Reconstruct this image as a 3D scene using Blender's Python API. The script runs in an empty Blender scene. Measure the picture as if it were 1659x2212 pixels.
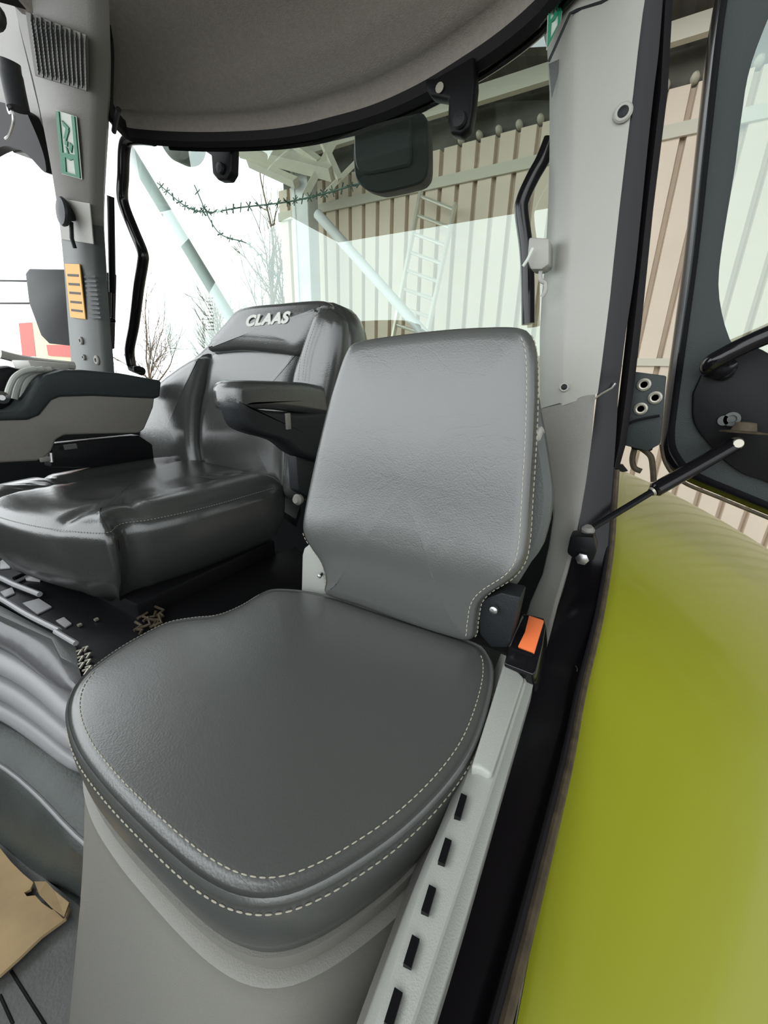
import bpy, bmesh, random
import numpy as np
from math import *
from mathutils import Vector
S = bpy.context.scene
COL = S.collection
# ---------------------------------------------------------------- camera
F = 860.0; TH = radians(19.7); RO = radians(1.2); YAW = radians(30)
C = np.array([0, 0, .88])
fw = np.array([-sin(YAW)*cos(TH), cos(YAW)*cos(TH), -sin(TH)])
_r = np.array([cos(YAW), sin(YAW), 0]); _u = np.cross(_r, fw)
cr = cos(RO)*_r+sin(RO)*_u; cu = -sin(RO)*_r+cos(RO)*_u
cam = bpy.data.cameras.new('camera'); co = bpy.data.objects.new('camera', cam); COL.objects.link(co)
cam.sensor_fit = 'VERTICAL'; cam.sensor_height = 36; cam.lens = 36*F/2212; cam.clip_start = .02
from mathutils import Matrix
co.matrix_world = Matrix(((cr[0], cu[0], -fw[0], C[0]), (cr[1], cu[1], -fw[1], C[1]), (cr[2], cu[2], -fw[2], C[2]), (0, 0, 0, 1)))
S.camera = co
# ---------------------------------------------------------------- sky, exposure
W = bpy.data.worlds.new('overcast_sky'); S.world = W; W.use_nodes = True
bg = W.node_tree.nodes['Background']; bg.inputs[0].default_value = (.94, .98, 1, 1); bg.inputs[1].default_value = 3.0
_n = W.node_tree; _tc = _n.nodes.new('ShaderNodeTexCoord'); _dp = _n.nodes.new('ShaderNodeVectorMath'); _dp.operation = 'DOT_PRODUCT'
_dp.inputs[1].default_value = (-.78, -.62, .05); _n.links.new(_tc.outputs['Generated'], _dp.inputs[0])
_mr = _n.nodes.new('ShaderNodeMapRange'); _n.links.new(_dp.outputs['Value'], _mr.inputs['Value'])
for _i, _v in ((1, -.6), (2, 1), (3, 1.4), (4, 4.2)): _mr.inputs[_i].default_value = _v      # the overcast is brighter on the open side of the yard
_n.links.new(_mr.outputs[0], bg.inputs[1])
S.view_settings.view_transform = 'Standard'; S.view_settings.look = 'None'
S.view_settings.exposure = 0.0; S.view_settings.gamma = 1; S.view_settings.use_curve_mapping = False
S.cycles.use_denoising = True
S.cycles.max_bounces = 8; S.cycles.transparent_max_bounces = 12
# ---------------------------------------------------------------- rays: where a line of sight meets a plane of the cab
def ray(x, y): return fw+cr*(x-829.5)/F-cu*(y-1106)/F
def onz(x, y, z): d = ray(x, y); return C+d*(z-C[2])/d[2]
def onx(x, y, X): d = ray(x, y); return C+d*(X-C[0])/d[0]
def ony(x, y, Y): d = ray(x, y); return C+d*(Y-C[1])/d[1]
V = lambda *a: np.array(a, float)
def unit(a): a = np.array(a, float); return a/(np.linalg.norm(a)+1e-12)
# ---------------------------------------------------------------- materials
def mat(name, col, rough=.5, metal=0, bump=0, bscale=200, var=0, vscale=8, coat=0, spec=.5, detail=4, stretch=None, tint=None):
    m = bpy.data.materials.new(name); m.use_nodes = True; nt = m.node_tree; b = nt.nodes['Principled BSDF']
    b.inputs['Base Color'].default_value = (*col, 1); b.inputs['Roughness'].default_value = rough
    b.inputs['Metallic'].default_value = metal; b.inputs['Specular IOR Level'].default_value = spec
    b.inputs['Coat Weight'].default_value = coat; b.inputs['Coat Roughness'].default_value = .08
    tc = nt.nodes.new('ShaderNodeTexCoord'); mp = nt.nodes.new('ShaderNodeMapping'); nt.links.new(tc.outputs['Object'], mp.inputs[0])
    if stretch: mp.inputs['Scale'].default_value = stretch
    if var:
        n = nt.nodes.new('ShaderNodeTexNoise'); n.inputs['Scale'].default_value = vscale; n.inputs['Detail'].default_value = detail
        nt.links.new(mp.outputs[0], n.inputs['Vector'])
        r = nt.nodes.new('ShaderNodeValToRGB'); r.color_ramp.elements[0].position = .3; r.color_ramp.elements[1].position = .7
        t = tint or tuple(min(1, c*(1+var)) for c in col)
        r.color_ramp.elements[0].color = (*[c*(1-var) for c in col], 1); r.color_ramp.elements[1].color = (*t, 1)
        nt.links.new(n.outputs[0], r.inputs[0]); nt.links.new(r.outputs[0], b.inputs['Base Color'])
    if bump:
        n = nt.nodes.new('ShaderNodeTexNoise'); n.inputs['Scale'].default_value = bscale; n.inputs['Detail'].default_value = 3
        nt.links.new(mp.outputs[0], n.inputs['Vector'])
        bp = nt.nodes.new('ShaderNodeBump'); bp.inputs['Strength'].default_value = bump; bp.inputs['Distance'].default_value = .002
        nt.links.new(n.outputs[0], bp.inputs['Height']); nt.links.new(bp.outputs[0], b.inputs['Normal'])
    return m
def leather(name, col, rough, wr=.25):
    m = mat(name, col, rough, spec=1.0); nt = m.node_tree; b = nt.nodes['Principled BSDF']
    tc = nt.nodes['Texture Coordinate']
    v = nt.nodes.new('ShaderNodeTexVoronoi'); v.inputs['Scale'].default_value = 420; nt.links.new(tc.outputs['Object'], v.inputs['Vector'])
    n = nt.nodes.new('ShaderNodeTexNoise'); n.inputs['Scale'].default_value = 14; n.inputs['Detail'].default_value = 6; n.inputs['Distortion'].default_value = 1.2
    nt.links.new(tc.outputs['Object'], n.inputs['Vector'])
    mp2 = nt.nodes.new('ShaderNodeMapping'); mp2.inputs['Scale'].default_value = (9, 34, 9); mp2.inputs['Rotation'].default_value = (0, 0, .6); nt.links.new(tc.outputs['Object'], mp2.inputs[0])
    n2 = nt.nodes.new('ShaderNodeTexNoise'); n2.inputs['Scale'].default_value = 1; n2.inputs['Detail'].default_value = 5; n2.inputs['Distortion'].default_value = 2.2; nt.links.new(mp2.outputs[0], n2.inputs['Vector'])
    cr2 = nt.nodes.new('ShaderNodeValToRGB'); cr2.color_ramp.elements[0].position = .485; cr2.color_ramp.elements[0].color = (1, 1, 1, 1); cr2.color_ramp.elements[1].position = .515; cr2.color_ramp.elements[1].color = (1, 1, 1, 1)
    e_ = cr2.color_ramp.elements.new(.5); e_.color = (0, 0, 0, 1); nt.links.new(n2.outputs[0], cr2.inputs[0])
    b0 = nt.nodes.new('ShaderNodeBump'); b0.inputs['Strength'].default_value = .10; b0.inputs['Distance'].default_value = .0006; nt.links.new(cr2.outputs[0], b0.inputs['Height'])
    b1 = nt.nodes.new('ShaderNodeBump'); nt.links.new(b0.outputs[0], b1.inputs['Normal']); b1.inputs['Strength'].default_value = .12; b1.inputs['Distance'].default_value = .0008
    b2 = nt.nodes.new('ShaderNodeBump'); b2.inputs['Strength'].default_value = wr; b2.inputs['Distance'].default_value = .004
    nt.links.new(v.outputs[0], b1.inputs['Height']); nt.links.new(n.outputs[0], b2.inputs['Height'])
    nt.links.new(b1.outputs[0], b2.inputs['Normal']); nt.links.new(b2.outputs[0], b.inputs['Normal'])
    return m
M = {}
M['leather'] = leather('grey_leather', (.075, .079, .074), .31, .06)
M['leather_gloss'] = leather('worn_glossy_leather', (.045, .047, .045), .23, .08)
M['thread'] = mat('cream_thread', (.42, .39, .31), .8)
M['thread_dark'] = mat('grey_thread', (.25, .24, .22), .8)
M['letters'] = mat('embroidered_grey', (.62, .62, .58), .7)
M['panel'] = mat('pale_grey_plastic', (.36, .355, .325), .45, bump=.15, bscale=600)
M['shell'] = mat('warm_grey_plastic', (.25, .245, .22), .5, bump=.25, bscale=700)
M['rail'] = mat('grey_rail_plastic', (.40, .41, .38), .4, bump=.2, bscale=700)
M['midgrey'] = mat('mid_grey_plastic', (.20, .195, .175), .5, bump=.25, bscale=700)
M['greygreen'] = mat('dull_grey_plastic', (.075, .082, .078), .45, bump=.3, bscale=500)
M['console'] = mat('taupe_plastic', (.19, .18, .16), .55, bump=.25, bscale=700)
M['dark'] = mat('dark_plastic', (.014, .016, .018), .5, spec=.3, bump=.3, bscale=500)
M['darkpad'] = mat('dark_grey_pad', (.028, .034, .035), .5, spec=.3, bump=.3, bscale=500)
M['black'] = mat('black_plastic', (.007, .007, .008), .4, spec=.15)
M['gloss'] = mat('gloss_black_paint', (.006, .0055, .007), .16, coat=.1, spec=.35)
M['framepaint'] = mat('satin_black_frame_paint', (.006, .005, .0065), .22, spec=.22)
M['rubber'] = mat('black_rubber', (.010, .009, .0105), .6, spec=.2)
M['seal'] = mat('dusty_brown_rubber', (.06, .045, .025), .75, var=.4, vscale=60)
M['green'] = mat('lime_green_paint', (.285, .30, .017), .3, coat=.3, var=.04, vscale=1.5)
M['orange'] = mat('orange_plastic', (.85, .19, .06), .4)
M['metal'] = mat('steel', (.55, .55, .55), .3, metal=1)
M['zinc'] = mat('dull_zinc', (.42, .40, .34), .45, metal=.7)
M['headliner'] = mat('grey_brown_headliner', (.30, .27, .24), .9, bump=.4, bscale=400, var=.08, vscale=120)
M['grille'] = mat('taupe_grille', (.20, .19, .17), .6)
M['taupe'] = mat('pillar_taupe_plastic', (.24, .23, .215), .55, bump=.25, bscale=600)
M['sticker_w'] = mat('white_sticker', (.62, .66, .60), .4)
M['sticker_g'] = mat('green_sticker_ink', (.0, .20, .10), .4)
M['yellow'] = mat('amber_label', (.70, .36, .06), .5)
M['ink'] = mat('dark_ink', (.06, .04, .03), .6)
M['card'] = mat('brown_cardboard', (.50, .36, .19), .85, var=.22, vscale=9, bump=.3, bscale=60)
M['mat'] = mat('grey_rubber_mat', (.12, .125, .12), .5, var=.3, vscale=7, bump=.4, bscale=200)
M['floormat'] = mat('dark_rubber_floor', (.07, .08, .075), .45, var=.35, vscale=5, bump=.4, bscale=150)
M['bellows'] = mat('silver_grey_bellows', (.34, .34, .35), .38, bump=.2, bscale=80)
M['cloth'] = mat('shiny_dark_cover', (.12, .12, .125), .3, bump=.6, bscale=30)
M['bark'] = mat('bare_bark', (.16, .12, .08), .9, var=.3, vscale=20)
M['beam'] = mat('pale_steel_beam', (.55, .52, .42), .6)
M['post'] = mat('galvanised_post', (.62, .63, .60), .5, var=.1, vscale=4)
M['pipe'] = mat('grey_green_pipe', (.42, .48, .46), .5)
M['alu'] = mat('aluminium', (.75, .72, .62), .4, metal=.5)
M['sheet'] = mat('cream_sheet_metal', (.66, .56, .44), .6, var=.05, vscale=2)
M['roofsheet'] = mat('dark_roof_sheet', (.10, .095, .075), .8, var=.4, vscale=3)
M['ground'] = mat('yard_gravel', (.16, .15, .13), .9, var=.3, vscale=3)
M['red'] = mat('faded_red', (.75, .12, .10), .6)
M['cream'] = mat('cream_paint', (.75, .62, .40), .6)
M['wire'] = mat('green_wire', (.05, .10, .07), .6)
M['redcord'] = mat('red_plastic', (.5, .03, .02), .5)
def glassmat(name, tint, boost):
    m = bpy.data.materials.new(name); m.use_nodes = True; nt = m.node_tree; nt.nodes.clear()
    o = nt.nodes.new('ShaderNodeOutputMaterial'); mx = nt.nodes.new('ShaderNodeMixShader')
    t = nt.nodes.new('ShaderNodeBsdfTransparent'); t.inputs[0].default_value = (*tint, 1)
    g = nt.nodes.new('ShaderNodeBsdfGlossy'); g.inputs[0].default_value = (.85, 1, .95, 1); g.inputs['Roughness'].default_value = .0
    lw = nt.nodes.new('ShaderNodeLayerWeight'); lw.inputs['Blend'].default_value = .5
    pw = nt.nodes.new('ShaderNodeMath'); pw.operation = 'POWER'; pw.inputs[1].default_value = 4.5; nt.links.new(lw.outputs['Facing'], pw.inputs[0])
    fr = nt.nodes.new('ShaderNodeMath'); fr.operation = 'MULTIPLY_ADD'; fr.inputs[1].default_value = .9; fr.inputs[2].default_value = boost; nt.links.new(pw.outputs[0], fr.inputs[0])
    nt.links.new(fr.outputs[0], mx.inputs[0]); nt.links.new(t.outputs[0], mx.inputs[1]); nt.links.new(g.outputs[0], mx.inputs[2]); nt.links.new(mx.outputs[0], o.inputs[0])
    return m
M['glass'] = glassmat('tinted_glass', (.68, .77, .72), .13)
# ---------------------------------------------------------------- mesh helpers (all in cab coordinates; metres)
class G:
    def __init__(s): s.v = []; s.f = []
    def add(s, v, f):
        n = len(s.v); s.v += [tuple(map(float, p)) for p in v]; s.f += [tuple(i+n for i in q) for q in f]; return s
    def grid(s, rows, closed=False, cap0=False, cap1=False):
        n = len(rows[0]); v = [p for r in rows for p in r]; f = []
        for i in range(len(rows)-1):
            for j in range(n if closed else n-1):
                k = (j+1) % n; f.append((i*n+j, i*n+k, (i+1)*n+k, (i+1)*n+j))
        if cap0: f.append(tuple(range(n))[::-1])
        if cap1: f.append(tuple(range((len(rows)-1)*n, len(rows)*n)))
        return s.add(v, f)
    def box(s, c, sz, ax=None):
        ax = ax if ax is not None else np.eye(3); c = np.array(c, float)
        v = [c+ax[0]*sz[0]*i/2+ax[1]*sz[1]*j/2+ax[2]*sz[2]*k/2 for i in (-1, 1) for j in (-1, 1) for k in (-1, 1)]
        return s.add(v, [(0, 1, 3, 2), (4, 6, 7, 5), (0, 4, 5, 1), (2, 3, 7, 6), (0, 2, 6, 4), (1, 5, 7, 3)])
    def prism(s, pts, vec):
        n = len(pts); vec = np.array(vec, float); a = [np.array(p, float) for p in pts]
        return s.add(a+[p+vec for p in a], [tuple(range(n)), tuple(range(2*n-1, n-1, -1))]+[(i, i+n, (i+1) % n+n, (i+1) % n) for i in range(n)])
    def tube(s, pts, r, n=12, cap=True):
        pts = [np.array(p, float) for p in pts]; m = len(pts)
        rr = [r]*m if np.isscalar(r) else r
        up = None; rows = []
        for i in range(m):
            t = unit(pts[min(i+1, m-1)]-pts[max(i-1, 0)])
            if up is None:
                a = V(0, 0, 1) if abs(t[2]) < .9 else V(1, 0, 0)
            else: a = up
            x = unit(np.cross(a, t)); up = np.cross(t, x)
            rows.append([pts[i]+rr[i]*(cos(2*pi*k/n)*x+sin(2*pi*k/n)*up) for k in range(n)])
        return s.grid(rows, True, cap, cap)
    def lathe(s, c, ax, prof, n=24):
        ax = unit(ax); a = V(0, 0, 1) if abs(ax[2]) < .9 else V(1, 0, 0); x = unit(np.cross(a, ax)); y = np.cross(ax, x); c = np.array(c, float)
        return s.grid([[c+ax*h+r*(cos(2*pi*k/n)*x+sin(2*pi*k/n)*y) for k in range(n)] for r, h in prof], True, True, True)
def spl(pts, n=8, closed=False):
    P = [np.array(p, float) for p in pts]; m = len(P); out = []
    for i in range(m if closed else m-1):
        if closed: a, b, c, d = P[i-1], P[i], P[(i+1) % m], P[(i+2) % m]
        else: a, b, c, d = P[max(i-1, 0)], P[i], P[i+1], P[min(i+2, m-1)]
        for k in range(n):
            t = k/n; out.append(.5*((2*b)+(c-a)*t+(2*a-5*b+4*c-d)*t*t+(3*b-a-3*c+d)*t**3))
    if not closed: out.append(P[-1])
    return out
def resample(pts, step=None, n=None, closed=False):
    P = [np.array(p, float) for p in pts]
    if closed: P = P+[P[0]]
    L = np.concatenate([[0], np.cumsum([np.linalg.norm(P[i+1]-P[i]) for i in range(len(P)-1)])])
    if n is None: n = max(2, int(L[-1]/step))
    A = np.array(P); t = np.linspace(0, L[-1], n+1)[: n if closed else n+1]
    return [np.array([np.interp(q, L, A[:, k]) for k in range(A.shape[1])]) for q in t]
def tags(o, label=None, cat=None, group=None, kind=None):
    for k, v in (('label', label), ('category', cat), ('group', group), ('kind', kind)):
        if v: o[k] = v
    return o
def origin(o):
    v = Vector((0, 0, 0))
    while o is not None: v += o.location; o = o.parent
    return v
def thing(name, loc, label, cat, group=None):
    o = bpy.data.objects.new(name, None); o.empty_display_size = .05; COL.objects.link(o); o.location = loc
    return tags(o, label, cat, group)
def obj(name, g, m, parent=None, smooth=True, bevel=0, seg=2, label=None, loc=None, solid=0, sub=0, angle=35):
    me = bpy.data.meshes.new(name); o = bpy.data.objects.new(name, me); COL.objects.link(o)
    if parent is not None:
        o.parent = parent; base = origin(parent)
    else:
        a = np.array(g.v); base = Vector(loc) if loc is not None else Vector(((a[:, 0].min()+a[:, 0].max())/2, (a[:, 1].min()+a[:, 1].max())/2, a[:, 2].min())); o.location = base
    me.from_pydata([(p[0]-base[0], p[1]-base[1], p[2]-base[2]) for p in g.v], [], g.f)
    bm = bmesh.new(); bm.from_mesh(me)
    bmesh.ops.remove_doubles(bm, verts=bm.verts, dist=1e-5)
    bmesh.ops.recalc_face_normals(bm, faces=bm.faces)
    if bevel:
        es = [e for e in bm.edges if len(e.link_faces) == 2 and e.calc_face_angle(0) > .5]
        if es: bmesh.ops.bevel(bm, geom=es, offset=bevel, segments=seg, profile=.5, affect='EDGES', clamp_overlap=True)
    bm.to_mesh(me); bm.free()
    if smooth:
        for p in me.polygons: p.use_smooth = True
        try: me.set_sharp_from_angle(angle=radians(angle))
        except Exception: pass
    me.materials.append(M[m] if isinstance(m, str) else m)
    if solid:
        md = o.modifiers.new('t', 'SOLIDIFY'); md.thickness = solid; md.offset = 0
    if sub:
        md = o.modifiers.new('s', 'SUBSURF'); md.levels = md.render_levels = sub
    if label: o['label'] = label
    return o
def single(name, g, m, label, cat, group=None, **k): return tags(obj(name, g, m, None, **k), label, cat, group)
def structure(name, g, m, **k): return tags(obj(name, g, m, None, **k), kind='structure')
class Plane:                                    # a plane of the cab with its own 2D axes
    def __init__(s, o, n, ux=(1, 0, 0)):
        s.o = np.array(o, float); s.n = unit(n); s.x = unit(np.array(ux, float)-s.n*np.dot(ux, s.n)); s.y = np.cross(s.n, s.x)
    def hit(s, x, y): d = ray(x, y); return C+d*(np.dot(s.o-C, s.n)/np.dot(d, s.n))
    def uv(s, p): q = np.array(p)-s.o; return V(np.dot(q, s.x), np.dot(q, s.y))
    def p(s, u, v, h=0): return s.o+s.x*u+s.y*v+s.n*h
def rings2d(plane, pts3, n=96, smooth=True):
    uv = [plane.uv(p) for p in pts3]
    c = spl(uv, 8, True) if smooth else uv
    c = resample(c, n=n, closed=True)
    a = sum(c[i][0]*c[(i+1) % n][1]-c[(i+1) % n][0]*c[i][1] for i in range(n))
    if a < 0: c = c[::-1]
    nr = []
    for i in range(n):
        t = unit(c[(i+2) % n]-c[i-2]); nr.append(V(-t[1], t[0]))    # inward
    nr = [unit(nr[i-1]+nr[i]*2+nr[(i+1) % n]) for i in range(n)]
    return c, nr
def soft(q, k):
    for _ in range(k): q = [q[i-1]*.25+q[i]*.5+q[(i+1) % len(q)]*.25 for i in range(len(q))]
    return q
def cushion(plane, pts3, prof, crown=0, n=96, back=True, warp=None, mask=False):
    """rings from the back edge over the rim to the face: prof = [(inset, height)...]; the face closes towards its middle with a crown"""
    c, nr = rings2d(plane, pts3, n); rows = []
    w = warp or (lambda u, v: 0)
    for ins, h in prof:
        q = soft([c[i]+nr[i]*ins for i in range(n)], int(max(0, ins-.008)/.0025)); k_ = min(1, max(0, ins/.03)) if mask else 1; rows.append([plane.p(*q[i], h+k_*w(*q[i])) for i in range(n)])
    ctr = sum(c)/n; last = q; h = prof[-1][1]
    for t in (.85, .68, .5, .32, .15, .03):
        rows.append([plane.p(*(ctr+(q-ctr)*t), h+crown*(1-t**2.2)+w(*(ctr+(q-ctr)*t))) for q in last])
    g = G(); g.grid(rows, True, back, True); return g
def ringpath(plane, pts3, ins, h, n=200, warp=None):
    c, nr = rings2d(plane, pts3, n); w = warp or (lambda u, v: 0)
    return [plane.p(*(c[i]+nr[i]*ins), h+w(*c[i])) for i in range(n)]
def stitch(path, seg=.0058, gap=.0022, r=.0006):
    g = G(); P = resample(path, step=.0008); k = 0; st = int((seg+gap)/.0008); ln = int(seg/.0008)
    while k+ln < len(P):
        a, b = P[k], P[k+ln]; m = (a+b)/2
        g.tube([a, a+(b-a)*.15, m, b-(b-a)*.15, b], [r*.3, r, r*1.1, r, r*.3], 6); k += st
    return g
def cut(path, i0, i1): n = len(path); return [path[i % n] for i in range(i0, i1 if i1 > i0 else i1+n)]
def strip(cols, thick, closed=True):
    """a solid skin: cols = list of point columns side by side; thick = vector to its back face"""
    g = G(); t = np.array(thick, float); n = len(cols[0])
    front = [list(c) for c in cols]; backc = [[p+t for p in c] for c in cols]
    rows = front+backc[::-1]+[front[0]]
    g.grid(rows)
    for idx in (0, n-1): g.add([c[idx] for c in front]+[c[idx] for c in backc[::-1]], [tuple(range(2*len(cols)))])
    return g

# ================================================================ OUTSIDE
g = G(); g.box((0, 5, -1.35), (60, 60, .1)); structure('ground', g, 'ground', smooth=False)
YW = 5.0; SC = YW/3.4
def wallpt(x, y, Y=YW): return ony(x, y, Y)
# corrugated shed wall: trapezoid sheets with narrow dark troughs
xl = wallpt(612, 600)[0]; pitch = .205
g = G(); prof = []; x = xl
while x < 6:
    for dx, dy in ((0, 0), (.152, 0), (.160, .075), (.192, .075), (.205, 0)): prof.append((x+dx, YW+dy))
    x += pitch
zt = 3.17
g.grid([[V(a, b, -1.3) for a, b in prof], [V(a, b, zt) for a, b in prof]])
g.grid([[V(a, b+.01, -1.3) for a, b in prof], [V(a, b+.01, zt) for a, b in prof]])
sh = thing('shed_wall', (0, YW, -1.3), 'cream corrugated metal shed wall behind the rear window', 'wall')
obj('cladding', g, 'sheet', sh, smooth=False)
g = G(); g.box(((xl+6)/2, YW-.02, 2.86), (6-xl, .03, .10)); obj('rail', g, 'beam', sh, smooth=False)
g = G(); g.box(((xl+6)/2, YW+.12, 3.3), (6-xl, .03, .34)); obj('fascia', g, 'roofsheet', sh, smooth=False)
g = G(); g.box(((xl+6)/2, YW-.02, 1.0), (6-xl, .03, .07)); obj('rail', g, 'beam', sh, smooth=False)
# roof over the shed: dark sheet, pale purlins, round-ended rafters at the eave
g = G(); r0 = []; r1 = []; x = xl-.1; k = 0
while x < 6.2:
    dz = .03 if k % 2 else 0
    r0.append(V(x, YW+.5, 3.40+dz)); r1.append(V(x, -2.6, 5.2+dz)); x += .09; k += 1  # unseen forward stretch over the tractor, added to shade upward-facing surfaces
g.grid([r0, r1]); g.grid([[p+V(0, 0, .015) for p in r0], [p+V(0, 0, .015) for p in r1]])
rf = thing('shed_roof', (1, YW, 3.22), 'dark corrugated shed roof sloping above the cream wall', 'roof')
obj('roof_sheet', g, 'roofsheet', rf, smooth=False)
for Y, z in ((4.75, 3.40), (3.8, 3.62), (2.6, 3.9), (1.2, 4.2), (0, 4.5)):
    g = G(); g.box(((xl+6)/2, Y, z), (6-xl, .07, .13)); obj('purlin', g, 'beam', rf, smooth=False)
for k in range(12, 40):
    x = xl+.17+k*pitch
    if x > 2.4: break
    g = G(); g.lathe((x, YW+.10, 3.215), (0, -1, .1), [(.02, 0), (.03, .02), (.035, .06), (.026, .10), (.004, .12)], 10)
    far = x > -.45
    single('rafter_end', g, 'beam', 'pale rounded rafter end of the shed eave beyond the open door' if far else 'pale rounded rafter end of the shed eave seen through the rear window', 'beam end', 'rafter ends beyond the door' if far else 'rafter ends seen through the rear window')
# post, truss and braces at the open end of the shed
Yp = 4.6
a = ony(655, 350, Yp); g = G(); g.box((a[0], Yp, (3.3-1.3)/2), (.26, .2, 4.6)); g.box((a[0]-.08, Yp-.1, 1.0), (.04, .02, 4.5))
single('steel_post', g, 'post', 'pale grey upright steel post at the open end of the shed', 'post', smooth=False, bevel=.01)
def beam(name, p0, p1, w, m, label, cat, Y0, Y1=None, group=None):
    a = ony(*p0, Y0); b = ony(*p1, Y1 or Y0); g = G()
    if name == 'brace_pipe': b = a+(b-a)*((-1.3-a[2])/(b[2]-a[2])); g.tube([a, a+(b-a)*.5, b], w, 4 if m == 'beam' else 12); return single(name, g, m, label, cat, group)
tr = thing('roof_truss', ony(650, 340, 4.4), 'pale steel roof truss joining the post, above the driver seat', 'truss')
for p0, p1, w in (((520, 322), (720, 372), .09), ((600, 285), (690, 350), .05), ((735, 280), (660, 420), .05), ((690, 290), (735, 390), .045), ((540, 350), (640, 395), .06), ((700, 420), (770, 350), .03)):
    a = ony(*p0, 4.4); b = ony(*p1, 4.4); g = G(); g.tube([a, (a+b)/2, b], w, 4); obj('strut', g, 'beam', tr, smooth=False)
beam('brace_pipe', (276, 320), (560, 790), .065, 'pipe', 'thick grey-green diagonal pipe outside, crossing the bright trees', 'pipe', 3.4)
beam('brace_pipe', (686, 462), (960, 770), .05, 'post', 'thin white diagonal pipe outside, ending behind the passenger backrest', 'pipe', 3.9)
# ladder
ld = thing('ladder', ony(900, 740, 4.7), 'aluminium ladder leaning against the corrugated wall', 'ladder')
L0, L1 = ony(910, 410, 4.85), ony(846, 745, 4.3); R0, R1 = ony(984, 440, 4.85), ony(918, 745, 4.3)
kl = (-1.3-L0[2])/(L1[2]-L0[2]); L1 = L0+(L1-L0)*kl; R1 = R0+(R1-R0)*((-1.3-R0[2])/(R1[2]-R0[2]))
for a, b in ((L0, L1), (R0, R1)):
    g = G(); d = unit(b-a); x = V(1, 0, 0); y = unit(np.cross(d, x)); g.box((a+b)/2, (.03, .06, np.linalg.norm(b-a)), [x, y, d]); obj('stile', g, 'alu', ld, smooth=False, bevel=.004)
for k in range(int(8.3*kl)):
    t = (.04+k*.118)/kl; a = L0+(L1-L0)*t; b = R0+(R1-R0)*t; g = G(); g.tube([a, (a+b)/2, b], .018, 8); obj('rung', g, 'alu', ld)
# bare trees against the white sky
def tree(base, h, seed, label, lean=(0, 0, 1), r=.06, depth=5, spread=.5):
    rnd = random.Random(seed); g = G()
    def br(p, d, L, r, k):
        pts = [p]; q = p.copy(); dd = d.copy()
        for i in range(4):
            dd = unit(dd+V(rnd.gauss(0, .12), rnd.gauss(0, .08), rnd.gauss(.03, .08))); q = q+dd*L/4; pts.append(q.copy())
        g.tube(pts, [r, r*.92, r*.84, r*.76, r*.66], 6 if k > 2 else 4)
        if k <= 0: return
        for i in range(rnd.randint(2, 4) if k < depth else 5):
            j = rnd.randint(1, 4); e = unit(dd+V(rnd.gauss(0, spread), rnd.gauss(0, spread*.6), rnd.gauss(.1, spread*.6)))
            br(pts[j], e, L*rnd.uniform(.55, .8), r*.5, k-1)
        br(q, dd, L*.75, r*.64, k-1)
    br(np.array(base, float), unit(lean), h*.33, r, depth)
    single('bare_tree', g, 'bark', label, 'tree', loc=base)
b0 = ony(585, 800, 7.5)
tree(V(b0[0]+.05, 7.5, -1.3), 6.2, 3, 'bare tree with the thickest trunk, just left of the steel post', (-.12, 0, 1), .16)
b0 = ony(450, 800, 9); tree(V(b0[0], 9, -1.3), 4.6, 8, 'slender bare tree between the diagonal pipe and the thick-trunked tree', (-.05, 0, 1), .075)
b0 = ony(370, 800, 8); tree(V(b0[0], 7, -1.3), 4.6, 21, 'low spindly bare tree seen to the right of the bent window bar', (.1, 0, 1), .05, 5, .7)
b0 = ony(520, 800, 11); tree(V(b0[0], 12, -1.3), 5.6, 5, 'farthest bare tree, its fine twigs behind the headrest', (0, 0, 1), .07, 5, .6)
# barbed wire
def wire(pts, Y, label, barbs):
    P = spl([ony(*p, Y) for p in pts], 10); g = G(); g.tube(P, .008, 5); rnd = random.Random(4)
    for i in range(2, len(P)-1, barbs):
        for k in range(3):
            d = unit(V(rnd.gauss(0, 1), rnd.gauss(0, .3), rnd.gauss(0, 1)))*.05; g.tube([P[i]-d, P[i], P[i]+d], .006, 4)
    single('barbed_wire', g, 'wire', label, 'wire')
wire([(340, 395), (400, 445), (450, 458), (520, 448), (620, 436), (700, 418), (790, 392)], 4.0, 'barbed wire strand running level across the tree branches to the work lamp', 2)
wire([(420, 400), (470, 500), (540, 530), (600, 600)], 4.6, 'barbed wire strand sagging diagonally down through the branches', 3)
# warning board and mirror seen through the right side window
wb = thing('marker_board', ony(100, 740, 2.2), 'faded red and cream board seen low through the far side window', 'board')
g = G(); q = [ony(*p, 2.2) for p in ((40, 698), (70, 696), (78, 770), (48, 770))]; g.prism(q, (0, .03, 0)); obj('red_stripe', g, 'red', wb, smooth=False)
g = G(); q = [ony(*p, 2.2) for p in ((70, 696), (170, 700), (170, 790), (78, 780))]; g.prism(q, (0, .03, 0)); obj('cream_face', g, 'cream', wb, smooth=False)
g = G(); a = ony(110, 770, 2.25); g.box((a[0], 2.25, (a[2]-1.3)/2), (.06, .06, a[2]+1.3)); obj('post', g, 'post', wb, smooth=False); g = G(); q = [ony(*p, 2.19) for p in ((100, 745), (170, 745), (170, 772), (104, 768))]; g.prism(q, (0, .005, 0)); obj('red_stripe', g, 'red', wb, smooth=False)
mh = thing('outside_light_housing', ony(110, 660, 1.25), 'black boxy housing on two thin bars outside the far side window', 'light housing')
q = [ony(*p, 1.25) for p in ((54, 590), (62, 580), (200, 582), (200, 752), (105, 742), (88, 725), (62, 655))]
g = G(); g.prism(q, (0, .12, 0)); obj('housing', g, 'dark', mh, bevel=.008)
for y0, y1 in ((607, 607), (659, 655)):
    a = ony(-260, y0-4, 1.3); b = ony(70, y1, 1.3); g = G(); g.tube([a, (a+b)/2, b], .006, 8); obj('bar', g, 'black', mh)

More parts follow.
